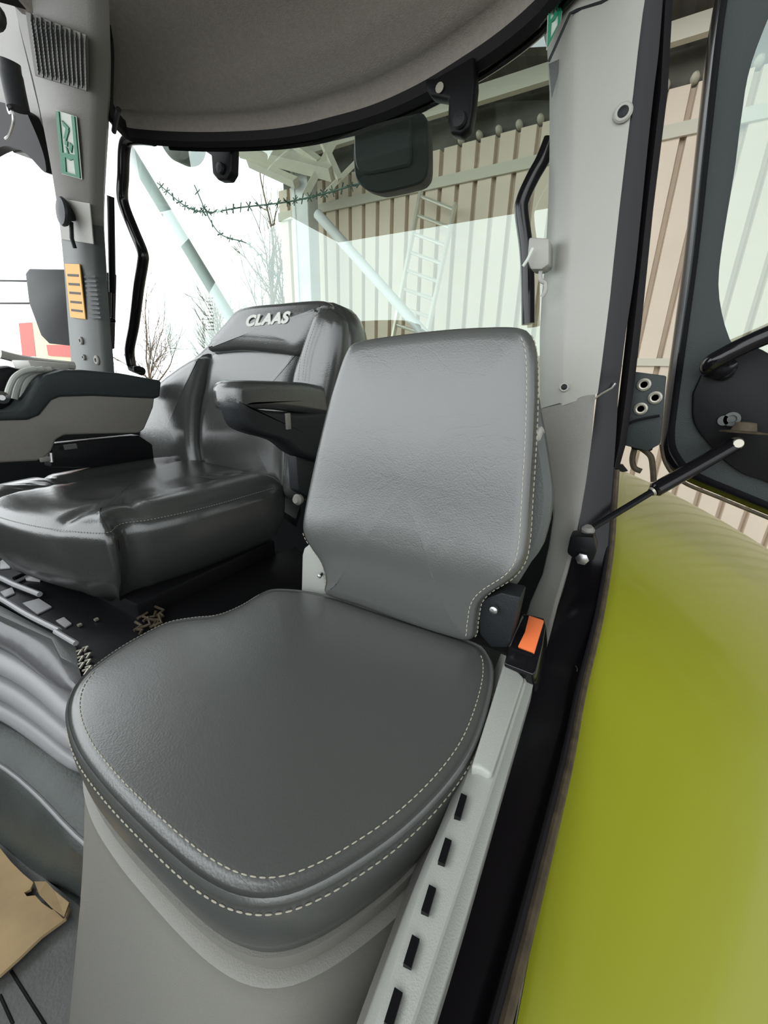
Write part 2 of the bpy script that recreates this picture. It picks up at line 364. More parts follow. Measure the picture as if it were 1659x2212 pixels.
# ================================================================ CAB SHELL
g = G(); g.box((-.92, .2, -.03), (1.9, 1.9, .06)); structure('floor', g, 'floormat', smooth=False)
g = G(); g.box((-.9, 1.22, .28), (1.75, .03, .72)); structure('wall_rear', g, 'dark', smooth=False)
g = G(); g.box((-1.86, .2, .3), (.05, 1.9, .7)); structure('wall_right', g, 'dark', smooth=False)
g = G(); g.box((-.9, -.82, .42), (1.8, .06, .92)); structure('wall_front', g, 'dark', smooth=False)  # unseen, raised to dash height to darken the lower backrest
# headliner: plan-curved rear edge, rim, shallow step, raised middle
ZR = 1.47
edge_px = [(225, 240), (262, 277), (330, 288), (440, 292), (560, 288), (640, 278), (700, 264), (800, 236), (900, 192), (1000, 132), (1080, 77), (1150, 17), (1190, -30)]
E0 = [onz(*p, ZR) for p in edge_px]
E0 = [onz(-110, -60, 1.62), onz(60, -12, 1.60), onz(190, 45, 1.57), onz(212, 66, 1.56), onz(214, 200, 1.49)]+E0+[E0[-1]+V(.12, -.10, .01)]
E0 = spl(E0, 5)
prof = [(0, 0), (-.004, .02), (-.03, .034), (-.05, .034), (-.06, .045), (-.10, .052), (-.115, .066), (-.20, .10), (-.30, .128), (-.40, .14), (-.44, .17), (-.48, .21), (-.60, .235), (-.9, .245), (-1.45, .22)]
rows = []
for dy, dz in prof:
    s = min(1, -dy/.5); s2 = min(1, max(0, -dy-.5)/.4); rows.append([V(p[0]-.55*s2*min(1, max(0, -.75-p[0])/.4), max(-.46, (p[1]*(1-s)+.98*s if dy > -1.3 else .98)+dy), ZR+dz+(p[2]-ZR)*(1-s)) for p in E0])
g = G(); g.grid(rows); g.grid([[p+V(0, .01 if i == 0 else 0, .06) for p in r] for i, r in enumerate(rows)])
structure('ceiling', g, 'headliner', angle=60)
g = G(); cols = []
for (dy, z) in ((-.002, .006), (.004, -.012), (.02, -.02), (.03, -.012), (.03, .02)): cols.append([V(p[0], p[1]+dy, p[2]+z) for p in E0])
g.grid(cols); tags(single('window_header_seal', g, 'rubber', 'black rubber strip along the curved rear edge of the headliner', 'seal'), None)
g = G(); g.tube([p+V(0, .045, -.012) for p in E0[35:]], .008, 8)
single('window_top_bar', g, 'gloss', 'thin black bar running just outside the curved top seal', 'bar')
# header trim where the headliner meets the left pillar
# rear glass
g = G(); g.add([V(-1.62, 1.06, .64), V(-.10, 1.06, .64), V(-.16, 1.06, 1.56), V(-1.66, 1.06, 1.62)], [(0, 1, 2, 3)])
win = structure('window_1', g, 'glass', smooth=False)
g = G()
fr = [V(-1.63, 1.07, .63), V(-.09, 1.07, .63)]
g.box((-.86, 1.07, .62), (1.6, .03, .04)); structure('trim_1', g, 'rubber', bevel=.005)

# ================================================================ RIGHT-REAR PILLAR (left in the picture)
YL = .85
def lp(x, y, d=0): return ony(x, y, float(np.interp(y, [-60, 60, 240, 450, 600], [.60, .63, .70, .80, YL]))-d)
pl = thing('cab_pillar', lp(190, 790), 'taupe cab pillar at the left with speaker grille, green sticker and amber label', 'pillar')
Lc = [lp(*p) for p in spl([(18, -60), (45, 60), (80, 195), (108, 330), (128, 450), (140, 560), (150, 700), (160, 830)], 6)]
Rc = [lp(*p) for p in spl([(205, -60), (212, 60), (212, 195), (208, 330), (206, 450), (213, 560), (223, 700), (234, 830)], 6)]
Rs = [p+V(.004, .02, 0) for p in Rc]
Lm = [a*.93+b*.07-V(0, .012, 0) for a, b in zip(Lc, Rc)]; Rm = [a*.05+b*.95-V(0, .012, 0) for a, b in zip(Lc, Rc)]
nb = 26
def sub(c, a, b): return [q[a:b] for q in c]
allc = [Lc, Lm, Rm, Rc, Rs]
obj('cover', strip(sub(allc, 0, nb+1), (-.085, .045, 0)), 'taupe', pl, angle=50)
obj('lower_post', strip(sub(allc, nb, len(Lc)), (-.085, .045, 0)), 'greygreen', pl, angle=50)
g = strip([[lp(x, y, -.04) for x, y in ((208, 240), (206, 450), (214, 560), (236, 830))], [lp(x, y, -.04) for x, y in ((218, 240), (216, 450), (228, 560), (249, 830))]], (-.04, .02, 0)); obj('edge_strip', g, 'panel', pl)
PLp = None
class Skin:                                    # follows the gently curving face of the pillar
    def __init__(s, off): s.off = off; s.n = V(0, -1, 0)
    def hit(s, x, y): return lp(x, y, s.off)
PLp = Skin(.0135)
# speaker grille: sunken field of angled slots
gr = obj('speaker_grille', G().prism([PLp.hit(*p) for p in ((60, 28), (190, 78), (192, 198), (80, 165))], (0, -.004, 0)), 'grille', pl, smooth=False)
g = G(); pr = Skin(.019)
for i in range(12):
    for j in range(15):
        u = (i+.5)/12; v = (j+.5+.5*(i%2))/15.5
        a0 = np.array((62, 32)); a1 = np.array((190, 82)); b0_ = np.array((80, 160)); b1_ = np.array((192, 194))
        p = (a0*(1-u)+a1*u)*(1-v)+(b0_*(1-u)+b1_*u)*v
        c = pr.hit(*p); g.box(c, (.0125, .003, .0035), [unit(V(.8, 0, 1)), V(0, 1, 0), unit(V(-1, 0, .8))])
obj('grille_slots', g, 'greygreen', gr, smooth=False)
def quad3(a): return lambda u, v: (a[0]*(1-u)+a[1]*u)*(1-v)+(a[3]*(1-u)+a[2]*u)*v
def exit_sticker(pf, poly, parent, w, h):
    """white sign with green borders, running figure and burst; poly(u, v) gives pixels, u across, v along"""
    a4 = [pf.hit(*poly(u, v)) for u, v in ((0, 0), (1, 0), (1, 1), (0, 1))]; q = quad3(a4)
    st = obj('emergency_exit_sticker', G().prism([q(0, 0), q(1, 0), q(1, 1), q(0, 1)], pf.n*.0006), 'sticker_w', parent, smooth=False, label='green and white emergency exit pictogram sticker')
    g = G(); n = pf.n*.003
    def P(pts): g.prism([q(*p)+n*.2 for p in pts], n)
    P([(.05, .01), (.2, .01), (.2, .99), (.05, .99)]); P([(.80, .01), (.95, .01), (.95, .99), (.80, .99)])
    P([(.2, .62), (.8, .60), (.8, .66), (.52, .72), (.2, .67)]); P([(.2, .94), (.8, .95), (.8, .99), (.2, .99)])
    P([(.3, .12), (.62, .2), (.58, .26), (.36, .2)]); P([(.48, .2), (.62, .24), (.42, .42), (.32, .38)]); P([(.36, .40), (.5, .42), (.46, .5), (.34, .48)])
    P([(.58, .42), (.72, .46), (.64, .58), (.55, .54)]); P([(.36, .5), (.44, .52), (.5, .62), (.42, .62)])
    P([(.2, .67), (.3, .68), (.28, .94), (.2, .95)]); P([(.72, .67), (.8, .66), (.8, .95), (.74, .94)])
    obj('pictogram', g, 'sticker_g', st, smooth=False); return st
def bil(a, b, c, d): return lambda u, v: tuple((np.array(a)*(1-u)+np.array(b)*u)*(1-v)+(np.array(d)*(1-u)+np.array(c)*u)*v)
exit_sticker(PLp, bil((121, 238), (166, 252), (178, 388), (134, 376)), pl, 1, 1)
# recessed plate with the black coat knob
obj('knob_plate', G().prism([PLp.hit(*p) for p in ((124, 428), (196, 440), (204, 528), (134, 518))], (0, -.003, 0)), 'panel', pl, smooth=False, bevel=.002)
kn = PLp.hit(160, 465)
g = G(); g.lathe(kn, (-.1, -1, .05), [(.016, 0), (.02, .012), (.036, .022), (.04, .03), (.036, .036), (.01, .04)], 20); obj('coat_knob', g, 'dark', pl)
g = G(); g.tube([kn+V(-.005, -.01, -.02), kn+V(-.03, -.006, -.06), kn+V(-.036, 0, -.085)], .006, 8); obj('knob_cord', g, 'dark', pl)
lb = obj('amber_label', G().prism([PLp.hit(*p) for p in ((142, 570), (174, 571), (187, 690), (154, 686))], (0, -.004, 0)), 'yellow', pl, smooth=False, bevel=.001, label='amber label with five dark lines of print')
g = G(); bl = bil((142, 570), (174, 571), (187, 690), (154, 686)); pf = Skin(.0215)
bq = quad3([PLp.hit(*p)-V(0, .0042, 0) for p in ((142, 570), (174, 571), (187, 690), (154, 686))])
for v in (.20, .36, .52, .69, .85): g.prism([bq(.14, v-.022), bq(.88, v-.022), bq(.88, v+.022), bq(.14, v+.022)], (0, -.0006, 0))
obj('print_line', g, 'ink', lb, smooth=False)
g = G()
for v in np.linspace(0, 1, 10):
    x0 = 176+v*12; y0 = 596+v*88; g.prism([pf.hit(x0+6, y0), pf.hit(x0+30, y0), pf.hit(x0+30, y0+4), pf.hit(x0+6, y0+4)], (0, -.0006, 0))
obj('faint_print', g, 'dark', pl, smooth=False)
for x, y, r in ((176, 736, .014), (182, 772, .011), (210, 778, .017)):
    g = G(); g.lathe(PLp.hit(x, y), (0, -1, 0), [(r, 0), (r, .003), (r*.8, .006), (r*.45, .006), (r*.4, .001)], 16); obj('bolt', g, 'midgrey', pl)

# things left of that pillar
g = strip([[ony(x, y, .80) for x, y in ((-120, -80), (-110, 60), (-100, 150), (-60, 230), (30, 330))], [ony(x, y, .80) for x, y in ((16, -80), (42, 60), (74, 195), (84, 235), (100, 330))]], (0, .05, 0))
single('side_header_trim', g, 'taupe', 'grey headliner trim left of the speaker pillar, at the top left corner', 'trim')
g = G(); P = [ony(*p, .76) for p in spl([(-190, 760), (-170, 560), (-110, 400), (-50, 348), (0, 318), (30, 318), (60, 335), (96, 372), (98, 352), (88, 315), (66, 262), (52, 238), (20, 225), (-60, 210), (-200, 200), (-320, 400), (-330, 760)], 4)]; g.prism(P, (0, .03, 0))
single('side_window_frame', g, 'rubber', 'dark rounded top corner of the far side window frame', 'window frame')
g = G(); g.tube(spl([ony(*p, .72) for p in ((20, 132), (24, 160), (32, 200), (40, 236))], 4), [.024]*4+[.026]*9, 16)
vh = single('folded_visor', g, 'dark', 'dark rolled blind handle hanging at the top left corner', 'blind')
g = G(); g.tube(spl([ony(*p, .71) for p in ((8, 170), (14, 215), (20, 243), (28, 240))], 5), .004, 6); obj('wire_loop', g, 'metal', vh)
g = G(); g.tube(spl([ony(*p, .71) for p in ((27, 240), (29, 262), (20, 292), (12, 300))], 5), .004, 6); obj('wire_loop', g, 'metal', vh)
g = G(); g.lathe(ony(-8, 40, .74), (.5, -1, 0), [(.03, 0), (.035, .02), (.02, .03)], 16); single('blind_end_cap', g, 'black', 'black round cap at the very top left edge', 'cap')

# ================================================================ REAR WINDOW FITTINGS
YT = 1.02
def bent(pts, r, Y): return G().tube(spl([ony(*p, Y) for p in pts], 6), r, 14)
wb_ = thing('window_bar', ony(290, 800, YT), 'bent black tube bar standing at the left side of the rear window', 'bar')
obj('tube', bent([(330, 300), (300, 298), (276, 302), (268, 325), (266, 380), (264, 420), (270, 450), (290, 500), (308, 545), (308, 570), (300, 620), (290, 700), (280, 755), (284, 790)], .019, YT), 'gloss', wb_)
g = G(); g.tube([ony(278, 765, YT), ony(286, 795, YT), ony(306, 802, YT)], .018, 12); obj('foot', g, 'black', wb_)
g = G(); g.lathe(ony(302, 798, YT-.02), (0, -1, 0), [(.014, 0), (.014, .02), (.008, .024)], 14); obj('bolt', g, 'black', wb_)
wb2 = thing('window_bar', ony(1135, 690, YT), 'bent black tube bar beside the pale grey pillar at the right of the rear window', 'bar')
obj('tube', bent([(1190, 300), (1172, 345), (1150, 385), (1130, 430), (1127, 460), (1136, 530), (1140, 600), (1141, 700)], .0145, 1.03), 'gloss', wb2)
# window gas strut
gs = thing('window_gas_strut', ony(240, 690, .97), 'slim black gas strut hanging upright between the left pillar and the bent bar', 'strut')
a, b, c = ony(239, 424, .97), ony(243, 632, .97), ony(242, 692, .97)
g = G(); g.tube([a, (a+b)/2, b], .0115, 12); obj('cylinder', g, 'black', gs)
g = G(); g.tube([b, (c+b)/2, c], .0035, 8); obj('rod', g, 'black', gs)
g = G(); g.lathe(c, (0, -1, 0), [(.008, -.01), (.01, 0), (.008, .01)], 12); obj('ball_joint', g, 'black', gs)
# hinges
for (pts, lab, Y, k) in (([(455, 284), (500, 284), (500, 330), (499, 372), (490, 388), (470, 389), (458, 375), (455, 335), (430, 318), (415, 300), (412, 286)], 'black window hinge hanging near the left end of the top seal', .99, 0),
                      ([(985, 140), (1024, 118), (1026, 180), (1020, 240), (1014, 275), (995, 292), (972, 288), (966, 262), (968, 214), (930, 208), (918, 190), (916, 168), (940, 166)], 'black window hinge beside the square work lamp, right part of the top seal', .98, 1)):
    g = G(); g.prism([ony(*p, Y) for p in pts], (0, .03, 0)); hg = obj('window_hinge', g, 'black', win, bevel=.006, seg=3)
    c = ony(480, 365, Y) if k == 0 else ony(995, 262, Y)
    g = G(); g.lathe(c, (0, -1, 0), [(.013, 0), (.015, .006), (.013, .012), (.002, .014)], 16); obj('cap', g, 'dark', hg)
    if k: g = G(); g.lathe(ony(950, 190, Y-.003), (0, -1, 0), [(.009, 0), (.009, .002)], 12); obj('washer', g, 'zinc', hg)
# work lamp box hanging outside
wl = thing('work_lamp', ony(845, 410, 1.12), 'square black lamp box with rounded corners hanging outside below the top seal', 'lamp')
Pw = Plane(ony(830, 320, 1.12), (.12, -1, -.05))
q = [Pw.hit(*p) for p in ((764, 300), (768, 283), (785, 272), (880, 240), (905, 240), (920, 255), (924, 300), (924, 365), (915, 388), (895, 400), (830, 415), (808, 415), (785, 405), (768, 385), (763, 350))]
obj('housing', cushion(Pw, q, [(.02, -.06), (.004, -.055), (0, -.03), (0, -.005), (.004, 0)], 0, 80), 'dark', wl)
q2 = [Pw.hit(*p) for p in ((768, 300), (772, 288), (785, 278), (865, 252), (884, 256), (890, 270), (892, 340), (888, 356), (875, 364), (805, 378), (785, 376), (771, 358))]
obj('face_plate', cushion(Pw, q2, [(0, 0), (.001, .008), (.005, .012)], .001, 80), 'darkpad', wl)
g = G(); a = ony(872, 212, 1.1); b = ony(876, 250, 1.12); g.tube([a, (a+b)/2, b], .005, 8); obj('hanger', g, 'black', wl)
Pw = Plane(ony(390, 320, 1.3), (0, -1, 0))
q = [Pw.hit(*p) for p in ((350, 296), (420, 296), (424, 320), (415, 344), (395, 352), (372, 344), (355, 322))]
single('rear_work_light', cushion(Pw, q, [(.01, -.05), (0, -.04), (0, 0), (.006, .01)], .01, 40), 'midgrey', 'grey rounded work light outside at the top left of the rear window', 'light')

# ================================================================ LEFT-REAR PILLAR (right in the picture)
def rp(x, y, d=0): return ony(x, y, .93-d)
pr_ = thing('cab_pillar', rp(1230, 880), 'pale grey cab pillar beside the open door, right of the passenger backrest', 'pillar')
ya = [-60, 30, 110, 200, 330, 450, 560, 640, 720, 800, 860]
xa = [1150, 1165, 1182, 1187, 1187, 1184, 1178, 1170, 1166, 1166, 1166]
xb = [1245, 1240, 1238, 1236, 1235, 1232, 1226, 1220, 1216, 1214, 1212]
xc = [1402, 1388, 1378, 1368, 1352, 1338, 1326, 1318, 1308, 1298, 1291]
yb_ = lambda x, y: 893-(x-1166)*.345 if y == 860 else y
cA = [rp(x, yb_(x, y)-.0, -.06) for x, y in zip(xa, ya)]; cB = [rp(x, yb_(x, y)) for x, y in zip(xb, ya)]; cC = [rp(x, yb_(x, y)) for x, y in zip(xc, ya)]
cBm = [b+(c-b)*.12-V(0, .004, 0) for b, c in zip(cB, cC)]
obj('cover_panel', strip([cA, [a*.5+b*.5-V(0, .004, 0) for a, b in zip(cA, cB)], cB, cBm, cC], (.0, .10, 0)), 'panel', pr_, angle=60)
Pr = Plane(rp(1250, 500, .006), (0, -1, 0))
def sq(pts, z=.0): return spl([Pr.hit(*p)-V(0, z, 0) for p in pts], 6)
g = G(); g.tube([rp(*p, .0)-V(0, .003, 0) for p in ((1186, 135), (1195, 115), (1232, 32), (1245, 26), (1300, 8), (1330, -10))], .0022, 6); obj('panel_joint', g, 'dark', pr_)
# dark slot
Ps = Plane(rp(1200, 200, -.03), (.35, -1, 0))
g = G(); g.prism([Ps.hit(*p)-V(0, .002, 0) for p in ((1186, 140), (1208, 130), (1206, 160), (1196, 200), (1192, 215), (1190, 190))], (0, -.001, 0)); obj('slot', g, 'greygreen', pr_, smooth=False)
for x, y, r in ((1346, 243, .0085), (1219, 836, .006)):
    c = rp(x, y, .004); g = G(); g.lathe(c, (0, -1, 0), [(r*1.7, 0), (r*1.7, .001), (r*1.4, .0035), (r, .0035), (r*.9, .0005)], 20); o = obj('screw_cup', g, 'panel', pr_)
    g = G(); g.lathe(c-V(0, .001, 0), (0, -1, 0), [(r*.98, 0), (r*.98, .001), (r*.5, .003)], 16); obj('screw', g, 'dark', o)
exit_sticker(Plane(rp(1190, 50, .001), (.25, -1, 0)), bil((1185, -40), (1222, -40), (1212, 45), (1180, 110)), pr_, 1, 1)
# belt guide clip at the inner edge
cl = thing('belt_clip', rp(1160, 570, .03), 'small pale grey plastic clip on the inner edge of the grey pillar', 'clip')
q = [rp(*p, .015) for p in ((1142, 512), (1186, 514), (1186, 570), (1170, 582), (1146, 582), (1139, 560))]
g = G(); g.prism(q, (0, .045, 0)); obj('clip_body', g, 'panel', cl, bevel=.004)
g = G(); g.tube([rp(1151, 536, .03), rp(1140, 560, .032), rp(1130, 575, .03)], .003, 8); obj('lever', g, 'sticker_w', cl)
g = G(); g.tube(spl([rp(*p, .0) for p in ((1168, 582), (1168, 605), (1178, 612), (1178, 630), (1170, 642))], 5), .004, 8); obj('hook', g, 'panel', cl)
# lower trim running down from the pillar into the slotted rail
lt = thing('side_rail', onz(900, 2212, .40), 'long grey plastic side rail with a row of black slots between seat and sill', 'trim')
Yk = [(850, .93), (960, .925), (1100, .90), (1190, .86), (1260, .79), (1330, .70), (1400, .60), (1440, .545), (1480, .50)]
def yd(py): return float(np.interp(py, [a for a, _ in Yk], [b for _, b in Yk]))
def dn(x, y, o=0): return ony(x, y, yd(y)+o)
ys = [872, 960, 1040, 1110, 1180, 1240, 1300, 1360, 1440, 1490]
lx = [1140, 1178, 1190, 1196, 1186, 1172, 1146, 1128, 1096, 1075]
mx_ = [1215, 1228, 1232, 1226, 1212, 1196, 1176, 1160, 1131, 1112]
ox = [1286, 1277, 1266, 1254, 1240, 1224, 1206, 1190, 1165, 1146]
ysl = [v+s for v, s in zip(ys, (22, 10, 5, 0, 0, 0, 0, 0, 0, 0))]; yso = [852]+ys[1:]
A = [dn(x, y, .02) for x, y in zip(lx, ysl)]; B_ = [dn(x, y) for x, y in zip(mx_, ys)]; O_ = [dn(x, y, .0) for x, y in zip(ox, yso)]
O1 = [b+(o-b)*.75-V(0, .003, -.003) for b, o in zip(B_, O_)]
obj('upper_trim', strip([A, [a*.85+b*.15-V(0, .006, -.004) for a, b in zip(A, B_)], B_, O1, O_], (-.0, .03, -.03)), 'midgrey', lt, angle=40)
# slotted rail
def zc(pts, z, n=14):
    return resample(spl([onz(*p, z) for p in pts], 6), n=n)
a0 = zc([(1082, 1412), (1025, 1592), (968, 1742), (900, 1905), (790, 2212), (690, 2500)], .455)
a1 = zc([(1092, 1416), (1036, 1600), (980, 1750), (915, 1905), (810, 2212), (715, 2500)], .465)
a2 = zc([(1136, 1462), (1063, 1690), (975, 1955), (888, 2212), (790, 2500)], .472)
a3 = zc([(1141, 1464), (1069, 1690), (981, 1955), (896, 2212), (798, 2500)], .466)
a4 = zc([(1154, 1470), (1103, 1645), (1012, 1960), (934, 2212), (845, 2500)], .466)
a5 = [p+V(0, 0, -.05) for p in a4]; am = [p+V(-.03, 0, -.16) for p in a0]
obj('slotted_rail', strip([am, a0, a1, a2, a3, a4, a5], (0, 0, -.012)), 'rail', lt, angle=30)
P1 = resample(a1, n=60); P2 = resample(a2, n=60)
for x, y, sl in ((995, 1742, .024), (961, 1840, .021), (926, 1945, .019), (889, 2057, .0175), (850, 2178, .0175)):
    zz = .470; c = onz(x, y, zz); d = unit(onz(x-6, y+20, zz)-c); s = V(0, 0, 1); w = np.cross(s, d)
    g = G(); g.box(c+V(0, 0, -.002), (.0062, sl, .008), [w, d, s]); obj('slot', g, 'black', lt, smooth=False)
# raised section above the slots
q0 = [onz(*p, .479) for p in ((1092, 1420), (1132, 1462), (1062, 1672), (1052, 1668), (1035, 1655), (1018, 1655))]
g = G(); g.prism(q0, (0, 0, -.02)); obj('raised_cover', g, 'rail', lt, bevel=.004, seg=3)
# belt buckle
bk = thing('belt_buckle', onz(1130, 1440, .47), 'black seat belt buckle with orange release button on the side rail', 'buckle')
Pb = Plane(onz(1140, 1400, .50), (-.15, -.35, 1), (1, 0, 0))
q = [Pb.hit(*p) for p in ((1133, 1324), (1175, 1334), (1179, 1350), (1172, 1395), (1158, 1450), (1150, 1458), (1088, 1434), (1096, 1405), (1125, 1330))]
g = G(); g.prism(q, Pb.n*-.045); obj('housing', g, 'gloss', bk, bevel=.003, seg=3)
q = [Pb.hit(*p)+Pb.n*.001 for p in ((1143, 1331), (1174, 1341), (1154, 1412), (1119, 1400), (1133, 1368))]
q = [Pb.hit(*p)+Pb.n*.0035 for p in ((1143, 1332), (1175, 1343), (1154, 1413), (1119, 1399), (1134, 1368))]
g = G(); g.prism(q, Pb.n*-.006); obj('release_button', g, 'orange', bk, bevel=.0012)
q = [Pb.hit(*p)+Pb.n*.0035 for p in ((1098, 1402), (1102, 1398), (1152, 1414), (1150, 1422))]
g = G(); g.prism(q, Pb.n*-.006); obj('lip', g, 'black', bk, bevel=.0008)
g = G(); g.tube([Pb.hit(1130, 1334)+Pb.n*.002, Pb.hit(1112, 1372)+Pb.n*.002, Pb.hit(1100, 1402)+Pb.n*.002], .0012, 6); obj('insert_slot', g, 'metal', bk)

# ================================================================ BLACK DOOR FRAME AND SILL
ds = thing('door_sill_frame', onz(1000, 2212, .38), 'glossy black door frame and sill curving down beside the green fender', 'frame')
ypx = [-60, 100, 200, 330, 480, 600, 720, 800, 850, 950, 1080, 1190, 1260, 1330, 1400]
ix = [1396, 1378, 1366, 1350, 1334, 1322, 1308, 1298, 1290, 1278, 1258, 1242, 1222, 1200, 1182]
oxx = [1436, 1424, 1412, 1398, 1383, 1370, 1352, 1342, 1336, 1330, 1320, 1312, 1300, 1288, 1272]
YI = [.935]*9+[.93, .905, .87, .82, .72, .633]; YO = [.94]*9+[.935, .92, .88, .83, .75, .68]
I1 = [ony(x, y, q) for x, y, q in zip(ix, ypx, YI)]; O2 = [ony(x, y, q) for x, y, q in zip(oxx, ypx, YO)]
Ilow = [onz(*p, .43) for p in ((1155, 1462), (1105, 1640), (1012, 1960), (932, 2212), (850, 2480))]
Olow = [onz(*p, .41) for p in ((1252, 1480), (1222, 1630), (1155, 1900), (1072, 2212), (1000, 2480))]
I1 = spl(I1+Ilow, 5); O2 = spl(O2+Olow, 5)
mid = [a*.5+b*.5+V(0, -.002, .004) for a, b in zip(I1, O2)]
obj('frame', strip([I1, mid, O2], (0, .04, -.04)), 'framepaint', ds, angle=50)
# gusset line where the frame meets the sill
g = G(); g.tube([ony(*p, .915) for p in ((1284, 862), (1300, 850), (1322, 838), (1330, 828))], .002, 6); obj('joint_edge', g, 'metal', ds)
# rubber seal along the sill
sp = [onz(*p, .425) for p in ((1266, 1400), (1250, 1480), (1216, 1640), (1146, 1910), (1064, 2212), (990, 2480))]
sp = [ony(1325, 1010, .955), ony(1319, 1100, .925), ony(1312, 1190, .88), ony(1288, 1330, .74)]+sp[1:]
obj('rubber_lip', G().tube(spl(sp, 8), .0035, 8), 'rubber', ds)
sp2 = [p+V(.007, 0, -.004) for p in sp]
obj('seal', G().tube(spl(sp2, 8), .0055, 8), 'seal', ds, label='brown dusty rubber seal')
g = G(); g.tube(spl([onz(*p, .432) for p in ((1243, 1438), (1247, 1444), (1246, 1450))], 4), .0005, 5); obj('stray_hair', g, 'seal', ds)
# rubber door post
rpst = [(1447, 1425, -60), (1440, 1412, 200), (1416, 1384, 450), (1392, 1355, 700), (1374, 1338, 850), (1358, 1324, 960), (1343, 1316, 1012)]
rpst = [(b, a-6+max(0, (500-y)/500*14), y) for a, b, y in rpst]
g = strip([[ony(a, y, .97) for a, b, y in rpst], [ony((a+b)/2, y, .96) for a, b, y in rpst], [ony(b, y, .97) for a, b, y in rpst]], (0, .02, 0))
single('door_post_seal', g, 'rubber', 'matt black upright rubber post just behind the glossy door frame', 'seal', angle=60)
g = G(); q = [ony(*p, .99) for p in ((1322, 1002), (1345, 1004), (1356, 1018), (1345, 1020), (1320, 1012))]; g.prism(q, (0, .01, 0)); single('seal_tip', g, 'black', 'small black tip where the rubber post ends above the green fender', 'seal')

# ================================================================ FENDER
def fz(x, y): return .548-.20*(y-1.5)**2*(1 if y > 1.5 else .8)-.30*x-.22*x*x
g = G(); ysf = np.linspace(-.35, 2.9, 60); xs = [.022, .03, .06, .1, .16, .22, .3, .4, .5, .62, .75, .88, .96]
rows = [[V(x, y, fz(x, y)-(.006 if x < .025 else 0)-(.05 if x > .95 else 0)) for x in xs] for y in ysf]
g.grid(rows); g.grid([[p+V(0, 0, -.02) for p in r] for r in rows])
for idx in (0, -1):
    g.grid([[r[idx] for r in rows], [r[idx]+V(0, 0, -.02) for r in rows]])
fd = single('rear_fender', g, 'green', 'large lime green wheel fender to the right of the black sill', 'fender', angle=60)
# wheel under the fender keeps it standing
# ================================================================ OPEN DOOR
YD = 1.08
def dp(x, y, d=0): return ony(x, y, YD-d)
dr = thing('door_1', dp(1480, 1060), None, None); dr['kind'] = 'structure'
# outer frame (outline) with the pane opening
out = [(1560, -80), (1535, 60), (1508, 300), (1482, 540), (1458, 720), (1436, 880), (1428, 960), (1440, 1000), (1475, 1035), (1560, 1072), (1700, 1130), (1900, 1215)]
rim = [(1600, -80), (1590, 60), (1570, 300), (1548, 540), (1530, 700), (1500, 850), (1478, 950), (1490, 985), (1520, 1010), (1600, 1045), (1720, 1095), (1900, 1170)]
obj('rubber_edge', strip([[dp(*p) for p in spl(out, 6)], [dp(x+14, y-8, .014) for x, y in spl(out, 6)], [dp(x+30, y-16, 0) for x, y in spl(out, 6)]], (0, .04, 0)), 'gloss', dr, angle=60)
inner = [(1700, -60), (1625, 130), (1602, 250), (1588, 360), (1568, 480), (1556, 560), (1552, 620), (1560, 680), (1580, 740), (1620, 790), (1700, 850), (1900, 940)]
o2 = [(x+24, y-12) for x, y in out]
obj('door_frame', strip([[dp(*p, -.004) for p in resample(spl(o2, 6), n=40)], [dp(x, y, -.0) for x, y in resample(spl([((a[0]*.5+b[0]*.5), (a[1]*.5+b[1]*.5)) for a, b in zip(o2, inner)], 6), n=40)], [dp(*p, -.008) for p in resample(spl(inner, 6), n=40)]], (0, .03, 0)), 'darkpad', dr, angle=60)
g = G(); g.add([dp(*p, -.02) for p in ((1560, -60), (1540, 500), (1540, 900), (1900, 1000), (1900, -60))], [(0, 1, 2, 3, 4)]); obj('glass', g, 'glass', dr, smooth=False)
# rusty edge line at the bottom
g = G(); g.tube([dp(*p, .012) for p in spl([(1428, 960), (1438, 1002), (1472, 1040), (1560, 1078), (1700, 1136), (1900, 1220)], 5)], .004, 6); obj('edge_seal', g, 'seal', dr)
g = G(); q = [dp(*p, .012) for p in spl([(1497, 850), (1500, 915), (1545, 975), (1590, 1015), (1640, 1036), (1760, 1060), (1800, 880), (1700, 790), (1620, 745), (1560, 760), (1520, 800)], 5)]; g.prism(q, (0, .02, 0)); obj('lock_plate', g, 'black', dr, bevel=.004)
# grab handle
gh = thing('grab_handle', dp(1530, 800, .06), 'glossy black tubular grab handle on the open door, at the right edge', 'handle')
P = spl([dp(1575, 790, .01), dp(1555, 800, .03), dp(1535, 798, .06), dp(1537, 785, .085), dp(1570, 765, .09), dp(1620, 740, .09), dp(1700, 706, .09), dp(1800, 662, .09)], 6)
obj('tube', G().tube(P, .0155, 18), 'gloss', gh)
g = G(); g.lathe(dp(1560, 800, .012), (0, -1, 0), [(.02, 0), (.02, .01), (.014, .016)], 18); obj('mount', g, 'black', gh)
